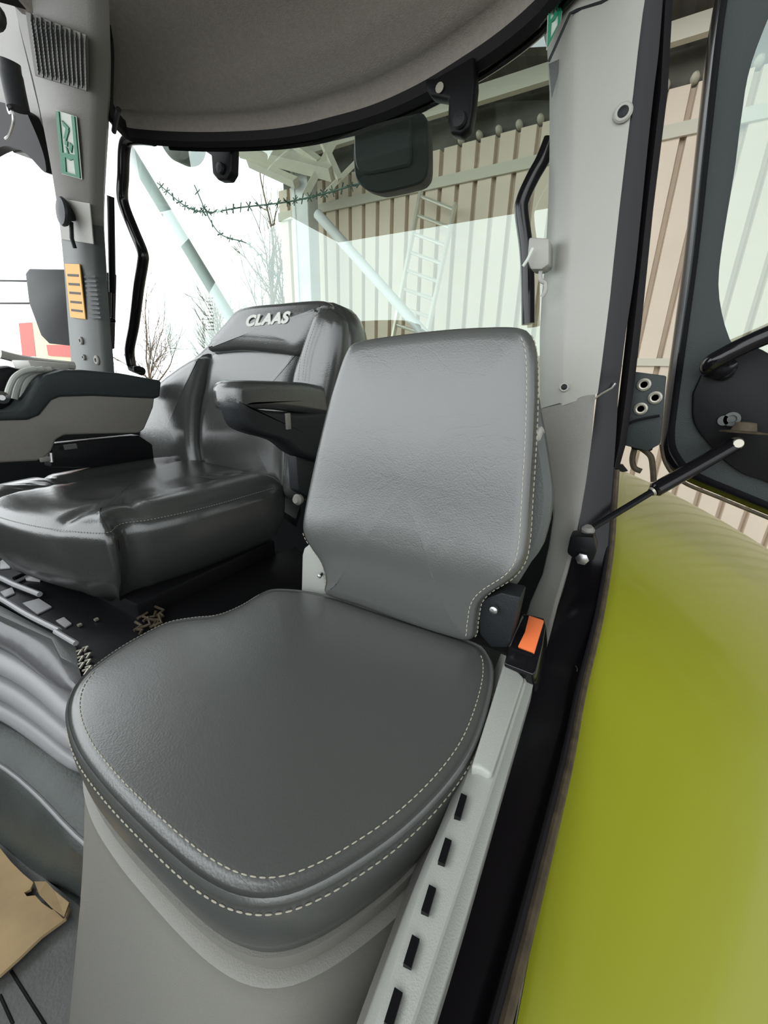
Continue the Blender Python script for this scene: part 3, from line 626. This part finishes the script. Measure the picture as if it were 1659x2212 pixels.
# hinge plate between post and door
g = G(); g.prism([ony(*p, 1.0) for p in ((1364, 802), (1440, 812), (1432, 900), (1426, 960), (1398, 975), (1348, 962), (1346, 900))], (0, .02, 0)); hp = obj('door_hinge', g, 'darkpad', dr, bevel=.003)
for x, y in ((1391, 831), (1415, 859), (1384, 883)):
    g = G(); g.lathe(ony(x, y, .998), (0, -1, 0), [(.0125, 0), (.0125, .002), (.009, .004), (.0065, .003), (.006, 0)], 18); r_ = obj('rivet', g, 'zinc', hp)
g = G(); g.tube(spl([ony(*p, .99) for p in ((1347, 922), (1375, 908), (1425, 898))], 4), .003, 6); obj('plate_seam', g, 'black', hp)
g = G(); g.prism([ony(*p, 1.02) for p in ((1360, 955), (1414, 960), (1408, 975), (1365, 972))], (0, .03, 0)); obj('lower_block', g, 'black', hp, bevel=.003)
g = G(); g.tube(spl([ony(*p, 1.05) for p in ((1372, 965), (1366, 990), (1370, 1010), (1385, 1018))], 5), .006, 8); obj('cable', g, 'seal', hp)
g = G(); g.tube(spl([ony(*p, 1.06) for p in ((1385, 968), (1405, 985), (1410, 1010), (1412, 1040))], 5), .006, 8); obj('cable', g, 'seal', hp)
# door gas strut
st = thing('door_gas_strut', ony(1262, 1170, .84), 'black gas strut reaching from the sill bracket up to the open door', 'strut')
p0, p1, p2 = ony(1270, 1146, .83), ony(1412, 1060, .93), ony(1590, 958, 1.03)
g = G(); g.tube([p0, (p0+p1)/2, p1], .0065, 10); obj('rod', g, 'black', st)
d = unit(p2-p1); g = G(); g.lathe(p1, d, [(.011, 0), (.0145, .004), (.0145, .012)]+[(.0145, np.linalg.norm(p2-p1)*t) for t in (.3, .6, .97)]+[(.009, np.linalg.norm(p2-p1))], 20); obj('cylinder', g, 'gloss', st)
g = G(); g.lathe(p1-d*.002, d, [(.008, -.004), (.010, 0)], 16); obj('collar', g, 'zinc', st)
g = G(); g.lathe(p0+V(0, 0, .0), (0, -.3, 1), [(.008, -.012), (.012, -.004), (.012, .004), (.007, .01)], 16); obj('ball_joint', g, 'midgrey', st)
g = G(); q = [ony(*p, .80) for p in ((1232, 1158), (1282, 1160), (1290, 1190), (1282, 1212), (1250, 1218), (1224, 1196))]; g.prism(q, (0, .04, 0)); obj('bracket', g, 'black', st, bevel=.005)
g = G(); g.lathe(ony(1258, 1206, .795), (0, -1, 0), [(.012, 0), (.012, .006), (.006, .008)], 6); obj('nut', g, 'metal', st)
g = G(); g.lathe(p2, (0, -1, .15), [(.010, -.02), (.013, 0), (.008, .02)], 16); obj('end_eye', g, 'zinc', st, label='rusty end fitting')
g = G(); a = dp(1605, 936, .05); g.lathe(a, (0, .1, 1), [(.036, 0), (.038, .003), (.02, .005), (.016, .02), (.006, .022)], 22); obj('washer', g, 'seal', st)
g = G(); g.lathe(dp(1580, 905, .015), (0, -1, 0), [(.014, 0), (.014, .006), (.008, .006), (.007, .002)], 18); g.lathe(dp(1562, 908, .015), (0, -1, 0), [(.010, 0), (.010, .006), (.005, .006)], 14)
tags(obj('latch_screws', g, 'greygreen', dr), None)

# ================================================================ PASSENGER SEAT
ps = thing('passenger_seat', (-.3, .3, 0), 'grey leather folding passenger seat in front, on a grey plastic base', 'seat')
Pc = Plane((-.3, .3, .48), (0, 0, 1))
top_px = [(600, 1272), (560, 1284), (520, 1308), (470, 1328), (415, 1334), (360, 1345), (300, 1375), (245, 1408), (194, 1446), (160, 1490), (150, 1545), (172, 1614), (230, 1694), (315, 1782), (395, 1855), (455, 1898), (515, 1925), (580, 1932), (655, 1914), (755, 1862), (868, 1782), (960, 1690), (1018, 1605), (1050, 1515), (1060, 1450), (1050, 1412), (1015, 1385), (860, 1335), (700, 1284)]
tp3 = [onz(*p, .48) for p in top_px]
wp = lambda u, v: .010*max(0, (v+.05))*2+.0
prof = [(.03, -.095), (.008, -.091), (.0, -.082), (-.005, -.06), (-.0065, -.035), (-.0055, -.016), (-.0028, -.0105), (-.0045, -.008), (-.0048, -.004), (-.002, -.001), (.0006, -.0028), (.003, -.0028), (.0065, .0003), (.014, .002), (.03, .004), (.06, .006)]
cs = obj('seat_cushion', cushion(Pc, tp3, prof, .004, 160), 'leather', ps, angle=80)
rp1 = ringpath(Pc, tp3, .0105, .0016, 300); rp2 = ringpath(Pc, tp3, -.0058, -.015, 300)
def front(path, c0, c1):
    """part of a closed path between the points nearest to two picture directions"""
    def near(p): q = Pc.hit(*p); return int(np.argmin([np.hypot(*(a[:2]-q[:2])) for a in path]))
    i, j = near(c0), near(c1); n = len(path); A_ = [path[k % n] for k in range(i, j if j > i else j+n)]
    B2 = [path[k % n] for k in range(j, i if i > j else i+n)]
    y = lambda P: min(p[1] for p in P); return A_ if y(A_) < y(B2) else B2
obj('stitching', stitch(front(rp1, (200, 1450), (1040, 1410))), 'thread', cs)
obj('stitching', stitch(front(rp2, (170, 1500), (1060, 1470)), r=.0007), 'thread', cs)
obj('stitching', stitch([p for p in ringpath(Pc, tp3, .002, .0005, 300) if p[0] < -.40 and p[1] > .18][::1][:0] or front(rp1, (590, 1280), (200, 1450)) if False else [onz(*p, .4815) for p in spl(top_px[1:9], 6)], .004, .002, .0006), 'thread_dark', cs)
# backrest
Pk = Plane((-.3, .51, .5), (0, -1, .16))
bk_px = [(703, 1285), (704, 1250), (697, 1215), (676, 1180), (661, 1150), (659, 1110), (666, 1040), (690, 915), (716, 815), (738, 752), (760, 733), (830, 720), (940, 706), (1040, 699), (1108, 699), (1134, 710), (1149, 748), (1153, 830), (1150, 950), (1143, 1080), (1138, 1175), (1129, 1218), (1105, 1250), (1058, 1280), (1036, 1305), (1027, 1345), (1014, 1385), (950, 1372), (860, 1342), (780, 1312)]
bk3 = [Pk.hit(*p) for p in bk_px]
prof = [(.03, -.070), (.012, -.064), (.003, -.05), (0, -.03), (-.001, -.016), (.002, -.010), (.0005, -.006), (.004, -.001), (.010, .0015), (.02, .0025), (.04, .004)]
wb3 = lambda u, v: -.018*max(0, v-.12)*2+.012*exp(-((v-.08)/.07)**2)
br_ = obj('backrest', cushion(Pk, bk3, prof, .004, 170, warp=wb3), 'leather', ps, angle=80)
c_, n_ = rings2d(Pk, bk3, 300)
q1 = ringpath(Pk, bk3, .010, .0028, 300, wb3); q2 = ringpath(Pk, bk3, -.0016, -.0175, 300, wb3)
right1 = [p for p in q1 if p[0] > -.16]; 
def order(P, key): return sorted(P, key=key)
i0 = int(np.argmin([np.linalg.norm(p-Pk.hit(1120, 715)) for p in q1])); i1 = int(np.argmin([np.linalg.norm(p-Pk.hit(1010, 1375)) for p in q1]))
def seg(P, i, j):
    n = len(P); A_ = [P[k % n] for k in range(i, j if j > i else j+n)]; B2 = [P[k % n] for k in range(j, i if i > j else i+n)]
    return A_ if len(A_) < len(B2) else B2
obj('stitching', stitch(seg(q1, i0, i1)), 'thread', br_)
obj('stitching', stitch(seg(q2, i0, i1), r=.0007), 'thread', br_)
i2 = int(np.argmin([np.linalg.norm(p-Pk.hit(703, 1280)) for p in q1])); i3 = int(np.argmin([np.linalg.norm(p-Pk.hit(662, 1150)) for p in q1]))
obj('stitching', stitch(seg(ringpath(Pk, bk3, .004, .0012, 300, wb3), i2, i3), r=.0006), 'thread', br_)
# plastic shell behind the backrest
bs = [Pk.hit(*p) for p in ((740, 1260), (690, 1140), (740, 800), (800, 760), (1100, 740), (1160, 780), (1172, 900), (1185, 1020), (1188, 1090), (1175, 1160), (1150, 1230), (1040, 1330))]
ptmp = Plane(Pk.o-Pk.n*.06, Pk.n)
bs = [ptmp.hit(*p) for p in ((745, 1240), (700, 1140), (750, 800), (800, 770), (1080, 750), (1140, 780), (1168, 900), (1188, 1020), (1192, 1080), (1180, 1150), (1150, 1210), (1040, 1300))]
obj('back_shell', cushion(ptmp, bs, [(.05, -.045), (.02, -.04), (.0, -.02), (0, 0), (.01, .008)], 0, 80), 'greygreen', br_)
g = G(); g.lathe(ptmp.hit(1180, 940)+V(-.012, 0, 0), (1, -.2, 0), [(.012, -.01), (.012, .004), (.008, .007)], 16); obj('pivot_cap', g, 'panel', br_)
# hinge ear at the left of the back
ear = [ony(*p, .53) for p in ((650, 1290), (652, 1200), (656, 1185), (668, 1176), (684, 1180), (694, 1205), (702, 1250), (706, 1300))]
g = G(); g.prism(ear, (0, .05, 0)); obj('hinge_bracket', g, 'rail', ps, bevel=.004, seg=3)
g = G(); g.prism([ony(*p, .525) for p in ((1030, 1300), (1082, 1280), (1125, 1290), (1100, 1400), (1060, 1400), (1035, 1370))], (0, .04, 0)); obj('hinge_bracket', g, 'dark', ps, bevel=.004)
g = G(); g.lathe(ony(1068, 1315, .52), (0, -1, 0), [(.006, 0), (.006, .006), (.003, .008)], 12); obj('bolt', g, 'metal', ps)
g = G(); g.lathe(ony(694, 1240, .525), (.3, -1, 0), [(.004, 0), (.004, .01), (.002, .012)], 10); obj('bolt', g, 'metal', ps)
# base shell: flange then flared body down to the floor
fl_px = [(158, 1688), (215, 1760), (300, 1870), (390, 1985), (470, 2075), (530, 2108), (600, 2112), (680, 2085), (780, 2010), (880, 1890), (950, 1760)]
n = 140; c, nr = rings2d(Pc, tp3, n)
def ring(ins, z): return [V(*(Pc.p(*(c[i]+nr[i]*ins))[:2]), z) for i in range(n)]
def sect(r, z, k):      # rounded-rectangle section of the flared base
    x0, x1, y0, y1 = -.54, -.112, .118-.105*(.355-z)/.355, .50; cx, cy = (x0+x1)/2, (y0+y1)/2; out = []
    for p in r:
        dx, dy = (p[0]-cx)/((x1-x0)/2), (p[1]-cy)/((y1-y0)/2); m = (abs(dx)**7+abs(dy)**7)**(1/7)
        q = V(cx+dx/m*(x1-x0)/2, cy+dy/m*(y1-y0)/2, z); lf = min(1, max(0, (-.28-p[0])/.15)); f = .105*(.355-z)/.355*min(1, max(0, (.34-p[1])/.2))
        out.append(V(p[0], p[1]-f, z)*(1-k*lf)+q*k*lf)
    return out
fr0 = ring(-.008, .357)
rows = [ring(.04, .40), ring(.014, .395), ring(-.003, .396), ring(-.0015, .38), ring(.002, .3665), ring(-.006, .3655), ring(-.009, .3635), fr0, sect(ring(-.008, .345), .34, .12), sect(fr0, .30, .4), sect(fr0, .25, .7), sect(fr0, .17, .92), sect(fr0, .08, 1), sect(fr0, 0, 1)]
g = G(); g.grid(rows, True, True, True); obj('seat_base', g, 'shell', ps, angle=60)
g = G()
sr = zc([(1010, 1560), (960, 1700), (905, 1850), (830, 2050), (770, 2212), (690, 2450)], .40, 12)
g = strip([[V(p[0]-.02, p[1], .0) for p in sr], [V(p[0]-.01, p[1], .25) for p in sr], [p+V(.0, 0, 0) for p in sr], [p+V(.03, 0, .04) for p in sr]], (.01, 0, 0)); obj('base_side_panel', g, 'shell', ps, angle=60)

# ================================================================ DRIVER SEAT
dsx = thing('driver_seat', (-1.0, .55, 0), 'black leather driver seat with lettered headrest behind the passenger seat', 'seat')
Pd = Plane((-1.0, .55, .58), (0, 0, 1))
dt = [V(-1.29, .30, .58), V(-1.20, .262, .58), onz(0, 1116, .58), onz(90, 1136, .58), onz(180, 1146, .58), onz(236, 1146, .58), onz(262, 1128, .58), onz(330, 1118, .58), onz(440, 1094, .58), onz(540, 1066, .58), onz(600, 1048, .58), V(-.80, .79, .58), V(-1.0, .80, .58), V(-1.24, .79, .58), V(-1.30, .6, .58)]
wd = lambda u, v: .035*max(0, (abs(u+.03)-.13))*1.2-.010*exp(-((u-.10)/.014)**2)-.010*exp(-((u+.17)/.014)**2)-.008*exp(-((v+.13)/.010)**2)
prof = [(.10, -.20), (.055, -.185), (.025, -.155), (.006, -.11), (0, -.07), (-.002, -.03), (0, -.012), (.004, -.009), (.008, .000), (.02, .012), (.04, .020), (.07, .024)]
dc = obj('seat_cushion', cushion(Pd, dt, prof, .0, 180, warp=wd, mask=True), 'leather_gloss', dsx, angle=80)
rq = ringpath(Pd, dt, .002, -.004, 300); obj('stitching', stitch([p for p in rq if p[1] < .74 and p[0] > -1.2 and (p[1] < .45 or p[0] > -.9)], .004, .003, .0006), 'thread_dark', dc)
g = G(); g.tube(spl([onz(255, 1165, .56), onz(259, 1200, .52), onz(260, 1262, .47)], 5), .0006, 6); obj('corner_seam', g, 'black', dc)
# finer face of the seat cushion: padded insert, in front of the bolsters
# backrest
Pq = Plane((-.95, .80, .60), (0, -1, .10))
h = lambda p, d=0: Pq.hit(*p)+Pq.n*d
body = [(352, 1035), (335, 960), (340, 870), (372, 810), (430, 755), (478, 712), (505, 680), (540, 662), (600, 654), (690, 648), (725, 656), (745, 690), (752, 740), (740, 830), (725, 950), (700, 1075), (650, 1085), (500, 1060)]
bb = obj('backrest', cushion(Pq, [h(p) for p in body], [(.04, -.11), (.01, -.10), (0, -.07), (0, -.02), (.008, -.004), (.02, 0)], 0, 120), 'leather_gloss', dsx, angle=80)
cen = [(470, 762), (455, 830), (443, 890), (440, 960), (450, 1010), (480, 1036), (590, 1062), (622, 1062), (628, 950), (640, 850), (662, 790), (672, 752), (560, 748)]
obj('centre_panel', cushion(Pq, [h(p, .02) for p in cen], [(.0, 0), (0, .012), (.006, .020), (.02, .026), (.04, .028)], .004, 120), 'leather_gloss', bb, angle=80)
lb_ = [(440, 775), (400, 800), (362, 832), (336, 880), (325, 925), (332, 985), (350, 1025), (372, 1040), (420, 1040), (450, 1030), (440, 960), (442, 890), (455, 830), (468, 770)]
obj('bolster', cushion(Pq, [h(p, .02) for p in lb_], [(0, 0), (0, .022), (.006, .036), (.016, .046), (.03, .05)], .004, 120), 'leather_gloss', bb, angle=80)
rb_ = [(690, 690), (668, 755), (650, 810), (640, 880), (632, 960), (626, 1055), (650, 1075), (690, 1040), (712, 950), (735, 850), (750, 770), (752, 700), (730, 672), (706, 672)]
rbo = obj('bolster', cushion(Pq, [h(p, .01) for p in rb_], [(0, 0), (0, .02), (.006, .032), (.016, .042), (.026, .045)], .002, 120), 'leather_gloss', bb, angle=80)
for off in (0, 9):
    obj('stitching', stitch([Pq.hit(x+off, y)+Pq.n*.058 for x, y in spl([(712, 690), (704, 715), (690, 755), (682, 790), (678, 830)], 6)], .005, .002, .0006), 'thread_dark', rbo)
fl = [(455, 760), (452, 740), (470, 715), (492, 690), (510, 670), (540, 660), (600, 654), (680, 648), (705, 655), (700, 680), (682, 715), (664, 750), (640, 768), (600, 764), (520, 757)]
flp = Plane(Pq.o+Pq.n*.035, Pq.n)
ff = obj('headrest_flap', cushion(flp, [flp.hit(*p) for p in fl], [(.012, -.05), (0, -.03), (0, -.008), (.004, .002), (.012, .007), (.03, .009)], .003, 120), 'leather_gloss', dsx, angle=80)
# lettering
cu_ = bpy.data.curves.new('lettering_curve', 'FONT'); cu_.body = 'CLAAS'; cu_.size = 1; cu_.extrude = .02; cu_.offset = .05; cu_.shear = .38; cu_.space_character = 1.1
to = bpy.data.objects.new('lettering_source', cu_); COL.objects.link(to); bpy.context.view_layer.update()
me = bpy.data.meshes.new_from_object(to.evaluated_get(bpy.context.evaluated_depsgraph_get())); bpy.data.objects.remove(to)
vs = np.array([v.co for v in me.vertices]); w = vs[:, 0].max()-vs[:, 0].min(); hh = vs[:, 1].max()-vs[:, 1].min()
lpq = Plane(flp.o+flp.n*.0125, flp.n)
cA_ = lpq.hit(532, 706); cB2 = lpq.hit(628, 698); cC2 = lpq.hit(540, 681); ex = cB2-cA_; ey = flp.y*np.dot(cC2-cA_, flp.y)
g = G(); g.add([cA_+ex*(v[0]-vs[:, 0].min())/w+ey*(v[1]-vs[:, 1].min())/hh+flp.n*(v[2]*.05) for v in vs], [tuple(p.vertices) for p in me.polygons])
obj('lettering', g, 'letters', ff, smooth=False, label='pale grey embroidered lettering CLAAS')
# left armrest of the driver seat
ar = [onx(*p, -.62) for p in ((512, 850), (516, 832), (530, 824), (600, 824), (680, 830), (760, 855), (760, 905), (700, 898), (640, 890), (560, 884), (520, 890))]
Pa = Plane((-.62, .65, .8), (1, 0, 0), (0, 1, 0))
arm = obj('armrest', cushion(Pa, ar, [(.012, -.075), (.003, -.07), (0, -.055), (0, -.01), (.005, -.002), (.014, 0)], 0, 100), 'leather_gloss', dsx, angle=70)
ar2 = [onx(*p, -.625) for p in ((512, 862), (560, 884), (640, 892), (740, 900), (760, 1010), (700, 1000), (650, 985), (610, 955), (560, 940), (528, 925), (514, 895))]
obj('armrest_underside', cushion(Pa, ar2, [(.01, -.06), (0, -.05), (0, -.01), (.006, 0)], 0, 90), 'dark', arm, angle=70)
g = G(); a = onx(622, 892, -.619); b = onx(622, 928, -.619); g.box((a+b)/2, (.006, .014, abs(b-a)[2])); obj('adjuster', g, 'midgrey', arm, bevel=.002)
g = G(); q = [onx(*p, -.64) for p in ((640, 985), (700, 1000), (690, 1090), (645, 1060))]; g.prism(q, (-.03, 0, 0)); obj('armrest_support', g, 'dark', dsx, bevel=.004)
# side valance and mechanisms below
g = G(); g.box((-1.0, .56, .36), (.40, .40, .10)); obj('seat_pan', g, 'black', dsx, bevel=.01)
g = G(); g.box((-1.02, .55, .18), (.42, .42, .28)); obj('suspension_box', g, 'black', dsx, bevel=.01)
g = G(); q = [onz(*p, .40) for p in ((590, 1060), (620, 1060), (650, 1110), (640, 1140), (610, 1120))]; g.prism(q, (0, 0, .03)); obj('belt_stub', g, 'dark', dsx, bevel=.003)
g = G(); a = ony(648, 1078, .70); g.lathe(a, (0, -1, .1), [(.012, 0), (.014, .01), (.008, .018)], 16); obj('recline_knob', g, 'midgrey', dsx)
g = G(); g.tube(spl([onz(*p, .33) for p in ((390, 1262), (440, 1245), (500, 1225), (560, 1205), (600, 1195))], 5), .007, 8); obj('adjust_lever', g, 'seal', dsx)
for k, (x, y) in enumerate(((555, 1205), (566, 1202), (585, 1196))):
    g = G(); g.box(onz(x, y, .345), (.007, .007, .007)); obj('marker_stud', g, 'panel', dsx, smooth=False)
g = G(); g.box(onz(583, 1141, .37), (.014, .010, .004)); obj('marker_stud', g, 'panel', dsx, smooth=False)

# ================================================================ CONTROL ARMREST (right of the driver)
ca = thing('control_armrest', onx(200, 950, -1.2), 'taupe and black control armrest with ribbed front, right of the driver seat', 'armrest')
Pz = Plane((-1.22, .6, .8), (1, 0, 0), (0, 1, 0)); X = -1.22
side = [(-160, 905), (0, 905), (60, 905), (85, 895), (110, 862), (130, 855), (200, 853), (335, 858), (332, 880), (322, 905), (312, 928), (300, 936), (200, 938), (140, 940), (122, 950), (112, 975), (98, 988), (80, 996), (0, 1000), (-160, 1004)]
g = G(); g.prism([onx(*p, X) for p in side], (-.10, 0, 0)); obj('side_panel', g, 'console', ca, bevel=.006, seg=3)
topp = [(-160, 885), (0, 890), (30, 888), (48, 878), (62, 858), (80, 828), (100, 810), (140, 799), (180, 799), (260, 806), (350, 822), (347, 858), (335, 862), (200, 856), (130, 858), (112, 866), (86, 898), (60, 908), (0, 910), (-160, 910)]
g = G(); g.prism([onx(*p, X+.004) for p in topp], (-.13, 0, 0)); obj('arm_pad', g, 'darkpad', ca, bevel=.008, seg=3)
for k in range(4):
    o_ = k*17-4; g = G(); g.tube(spl([onx(x+o_, y, X-.02-.012*k) for x, y in ((18, 862), (24, 838), (36, 815), (56, 802), (80, 797))], 6), .0065, 10); obj('control_paddle', g, 'sticker_w' if k == 9 else 'rail', ca)
g = G(); g.prism([onx(*p, X-.06) for p in ((-40, 800), (20, 790), (60, 800), (50, 850), (20, 885), (-40, 890))], (-.08, 0, 0)); obj('control_pod', g, 'black', ca, bevel=.01)
g = G(); g.lathe(onx(4, 858, X-.02), (1, -.3, 0), [(.012, 0), (.014, .01), (.006, .018)], 16); obj('joystick_button', g, 'metal', ca)
g = G(); q = [onx(*p, X-.05) for p in ((60, 778), (150, 786), (150, 800), (110, 802), (70, 800))]; g.prism(q, (-.10, 0, 0)); obj('upper_cover', g, 'panel', ca, bevel=.004)
g = G(); q = [onx(*p, X-.02) for p in ((112, 960), (300, 940), (330, 960), (335, 1010), (110, 1010))]; g.prism(q, (-.04, 0, 0)); obj('support_block', g, 'black', ca, bevel=.004)
g = G(); g.box(onx(152, 965, X+.01), (.004, .028, .012)); obj('marking_plate', g, 'greygreen', ca, smooth=False)
g = G(); g.tube([onx(110, 978, X+.002), onx(111, 990, X+.002), onx(112, 998, X+.002)], .004, 8); obj('chrome_pin', g, 'metal', ca)
g = G(); g.box(onx(97, 992, X), (.006, .022, .012)); obj('grey_switch', g, 'midgrey', ca, bevel=.002)
g = G(); a, b = ony(236, 1000, .62), ony(252, 972, .64); g.tube([a, (a+b)/2, b], .005, 8); obj('red_strap', g, 'redcord', dsx, label='red strap beside the seat')
g = G(); g.tube(spl([onx(*p, -1.5) for p in ((0, 765), (40, 775), (90, 783), (160, 790))], 4), .012, 8)
single('window_ledge', g, 'panel', 'pale rounded ledge along the far side window behind the armrest', 'ledge')

# ================================================================ SEAT FRONT MECHANISM, BELLOWS, FLOOR
mp_ = thing('seat_slide', onz(100, 1330, .3), 'black metal slide plate with bright oval cutouts in front of the driver seat', 'seat slide')
zz = .37
q = [onz(*p, zz) for p in ((-200, 1080), (0, 1145), (90, 1190), (150, 1235), (250, 1280), (330, 1290), (420, 1270), (640, 1180), (700, 1250), (640, 1290), (400, 1345), (200, 1450), (166, 1400), (0, 1310), (-200, 1230))]
g = G(); g.prism(q, (0, 0, -.02)); obj('plate', g, 'black', mp_, bevel=.002)
for pts in (((56, 1172), (98, 1184), (96, 1206), (56, 1188)), ((104, 1196), (130, 1206), (142, 1226), (128, 1240), (104, 1226)), ((52, 1242), (92, 1224), (100, 1236), (86, 1255), (56, 1252)), ((0, 1212), (18, 1200), (22, 1226), (0, 1228)), ((28, 1196), (54, 1210), (52, 1218), (30, 1208)), ((48, 1302), (84, 1292), (112, 1310), (80, 1326)), ((120, 1340), (138, 1332), (155, 1346), (140, 1355)), ((0, 1278), (26, 1268), (32, 1280), (10, 1290))):
    g = G(); g.prism([onz(*p, zz+.004) for p in pts], (0, 0, -.004)); obj('bright_insert', g, 'bellows', mp_, bevel=.001)
for x, y in ((172, 1350), (208, 1338)):
    g = G(); g.box(onz(x, y, zz+.004), (.007, .007, .004)); obj('rivet', g, 'zinc', mp_, smooth=False)
g = G(); g.tube(spl([onz(*p, zz+.012) for p in ((190, 1272), (225, 1285), (255, 1298), (285, 1308))], 4), .004, 8); obj('edge_tube', g, 'greygreen', mp_)
g = G(); g.tube(spl([onz(*p, zz+.01) for p in ((100, 1250), (106, 1190), (100, 1215), (60, 1236), (30, 1250))], 4), .005, 8); obj('spring_arm', g, 'black', mp_)
for P_, w_ in ((((-60, 1225), (0, 1248), (30, 1262), (86, 1284)), .006), (((-60, 1262), (0, 1292), (60, 1328), (128, 1362)), .0055), (((120, 1364), (140, 1376), (164, 1390)), .005)):
    g = G(); g.tube(spl([onz(*p, zz+.012) for p in P_], 4), w_, 8); obj('slide_rail', g, 'bellows', mp_)
g = G(); q = [onz(*p, zz) for p in ((-100, 1250), (0, 1300), (125, 1372), (165, 1392), (170, 1440), (130, 1420), (110, 1380), (0, 1330), (-100, 1280))]; g.prism(q, (0, 0, -.06)); obj('front_lip', g, 'greygreen', mp_, bevel=.003)
rnd = random.Random(2); g = G()
for k in range(16):
    x, y = rnd.uniform(255, 345), rnd.uniform(1300, 1370); c = onz(x, y, zz+.005); a = rnd.uniform(0, 3); L = rnd.uniform(.008, .022)
    g.tube([c, c+V(cos(a), sin(a), .2)*L, c+V(cos(a+.9), sin(a+.9), .3)*L*1.4], .003, 6)
tags(obj('wiring', g, 'seal', mp_), kind='stuff')
g = G()
for k in range(8):
    x, y = 168+rnd.uniform(-6, 18), 1400+k*7; c = onz(x, y, zz+.002); g.tube([c, c+V(.01, .005, .004), c+V(.014, -.004, 0)], .0022, 6)
obj('wire_ends', g, 'zinc', mp_)
# leather apron and bellows ribs
ap = thing('suspension_bellows', onz(60, 1600, .1), 'silver grey ribbed bellows at the left below the seat slide', 'bellows')
def band(p_up, p_lo, z0, z1, m, name, bulge=.012, n=16):
    A1 = resample(spl([onz(*p, z0) for p in p_up], 6), n=n); B1 = resample(spl([onz(*p, z1) for p in p_lo], 6), n=n)
    cols = []
    for t in np.linspace(0, 1, 7):
        cols.append([a*(1-t)+b*t+V(.3, -1, .4)*bulge*sin(pi*t) for a, b in zip(A1, B1)])
    return obj(name, strip(cols, (0, .02, -.01)), m, ap, angle=70)
band([(-150, 1270), (0, 1335), (80, 1378), (130, 1425), (150, 1465), (175, 1490)], [(-150, 1340), (0, 1400), (60, 1440), (100, 1470), (130, 1485), (165, 1492)], .355, .31, 'cloth', 'apron', .012)
band([(-150, 1350), (0, 1412), (80, 1460), (150, 1520), (190, 1540)], [(-150, 1400), (0, 1458), (80, 1506), (150, 1568), (190, 1585)], .31, .27, 'bellows', 'rib')
band([(-150, 1408), (0, 1468), (80, 1522), (150, 1580), (190, 1600)], [(-150, 1450), (0, 1512), (80, 1562), (150, 1618), (190, 1630)], .265, .225, 'bellows', 'rib')
band([(-150, 1458), (0, 1522), (80, 1572), (150, 1630), (190, 1650)], [(-150, 1490), (0, 1554), (80, 1604), (150, 1652), (190, 1670)], .22, .18, 'bellows', 'rib')
band([(-150, 1340), (0, 1400), (80, 1450), (190, 1500)], [(-150, 1500), (0, 1562), (80, 1610), (200, 1680)], .29, .17, 'black', 'backing', -.03)
# platform the driver seat stands on, its edge highlight put in as a pale tube, sloping to the floor
pf_ = thing('seat_platform', onz(80, 1750, .02), 'dull green-grey moulded step below the bellows, with a pale painted highlight along its edge', 'step')
u1 = resample(spl([onz(*p, .17) for p in ((-150, 1480), (0, 1548), (80, 1600), (200, 1680), (300, 1720))], 6), n=16)
u2 = resample(spl([onz(*p, .15) for p in ((-150, 1560), (0, 1648), (80, 1712), (160, 1795), (260, 1880))], 6), n=16)
u3 = [p+V(.01, -.012, -.012) for p in u2]
u4 = resample(spl([onz(*p, .01) for p in ((-150, 1700), (0, 1825), (80, 1890), (150, 1925), (260, 1990))], 6), n=16)
obj('step_top', strip([[p+V(0, .1, .0) for p in u1], u1, u2, u3, u4], (0, .02, -.02)), 'floormat', pf_, angle=40)
obj('edge_highlight', G().tube([p+V(.002, -.002, -.001) for p in u2], .0035, 8), 'bellows', pf_)
# floor covering in front: ridged mat
g = G(); q = [onz(*p, .012) for p in ((-200, 1760), (0, 1822), (170, 1955), (260, 2250), (60, 2500), (-200, 2500))]; g.prism(q, (0, 0, -.01))
fm = single('floor_mat', g, 'mat', 'grey rubber floor mat at the bottom left under the cardboard', 'mat', smooth=False)
for p, q_ in (((24, 2098), (96, 2212)), ((0, 2150), (28, 2212)), ((96, 2212), (150, 2300))):
    a = onz(*p, .0125); b = onz(*q_, .0125); g = G(); g.tube([a, (a+b)/2, b], .0018, 6); obj('groove', g, 'black', fm)
# cardboard sheet with torn corner
cb = thing('cardboard_sheet', onz(50, 1980, .02), 'torn brown cardboard sheet lying on the floor at the left edge', 'cardboard')
cbp = [(-160, 1780), (0, 1832), (24, 1862), (50, 1888), (72, 1906), (66, 1920), (52, 1928), (58, 1936), (76, 1934), (90, 1950), (112, 1965), (142, 1950), (150, 1962), (142, 1984), (90, 2022), (40, 2070), (0, 2106), (-160, 2210)]
g = G(); g.prism([onz(*p, .026) for p in cbp], (0, 0, -.006)); obj('sheet', g, 'card', cb, smooth=False)
g = G(); g.prism([onz(*p, .034)+V(0, 0, .001*i) for i, p in enumerate(((74, 1904), (100, 1905), (118, 1925), (150, 1952), (140, 1982), (112, 1962), (86, 1935)))], (0, 0, -.004)); obj('folded_corner', g, 'card', cb, smooth=False)
g = G(); g.tube([onz(*p, .0285) for p in ((80, 1924), (110, 1955), (138, 1982))], .0015, 5); obj('crease', g, 'seal', cb)
# small antenna hook at the left end of the headliner
g = G(); g.tube([onz(*p, 1.45) for p in ((256, 236), (250, 260), (246, 284))], .006, 8); single('cable_stub', g, 'rubber', 'short dark cable stub at the left end of the headliner', 'cable')
g = G(); g.lathe(onz(843, 158, 1.53), (0, 0, -1), [(.012, -.01), (.012, .004), (.006, .006)], 16); single('headliner_button', g, 'headliner', 'small round button set in the headliner rim near its right end', 'button')
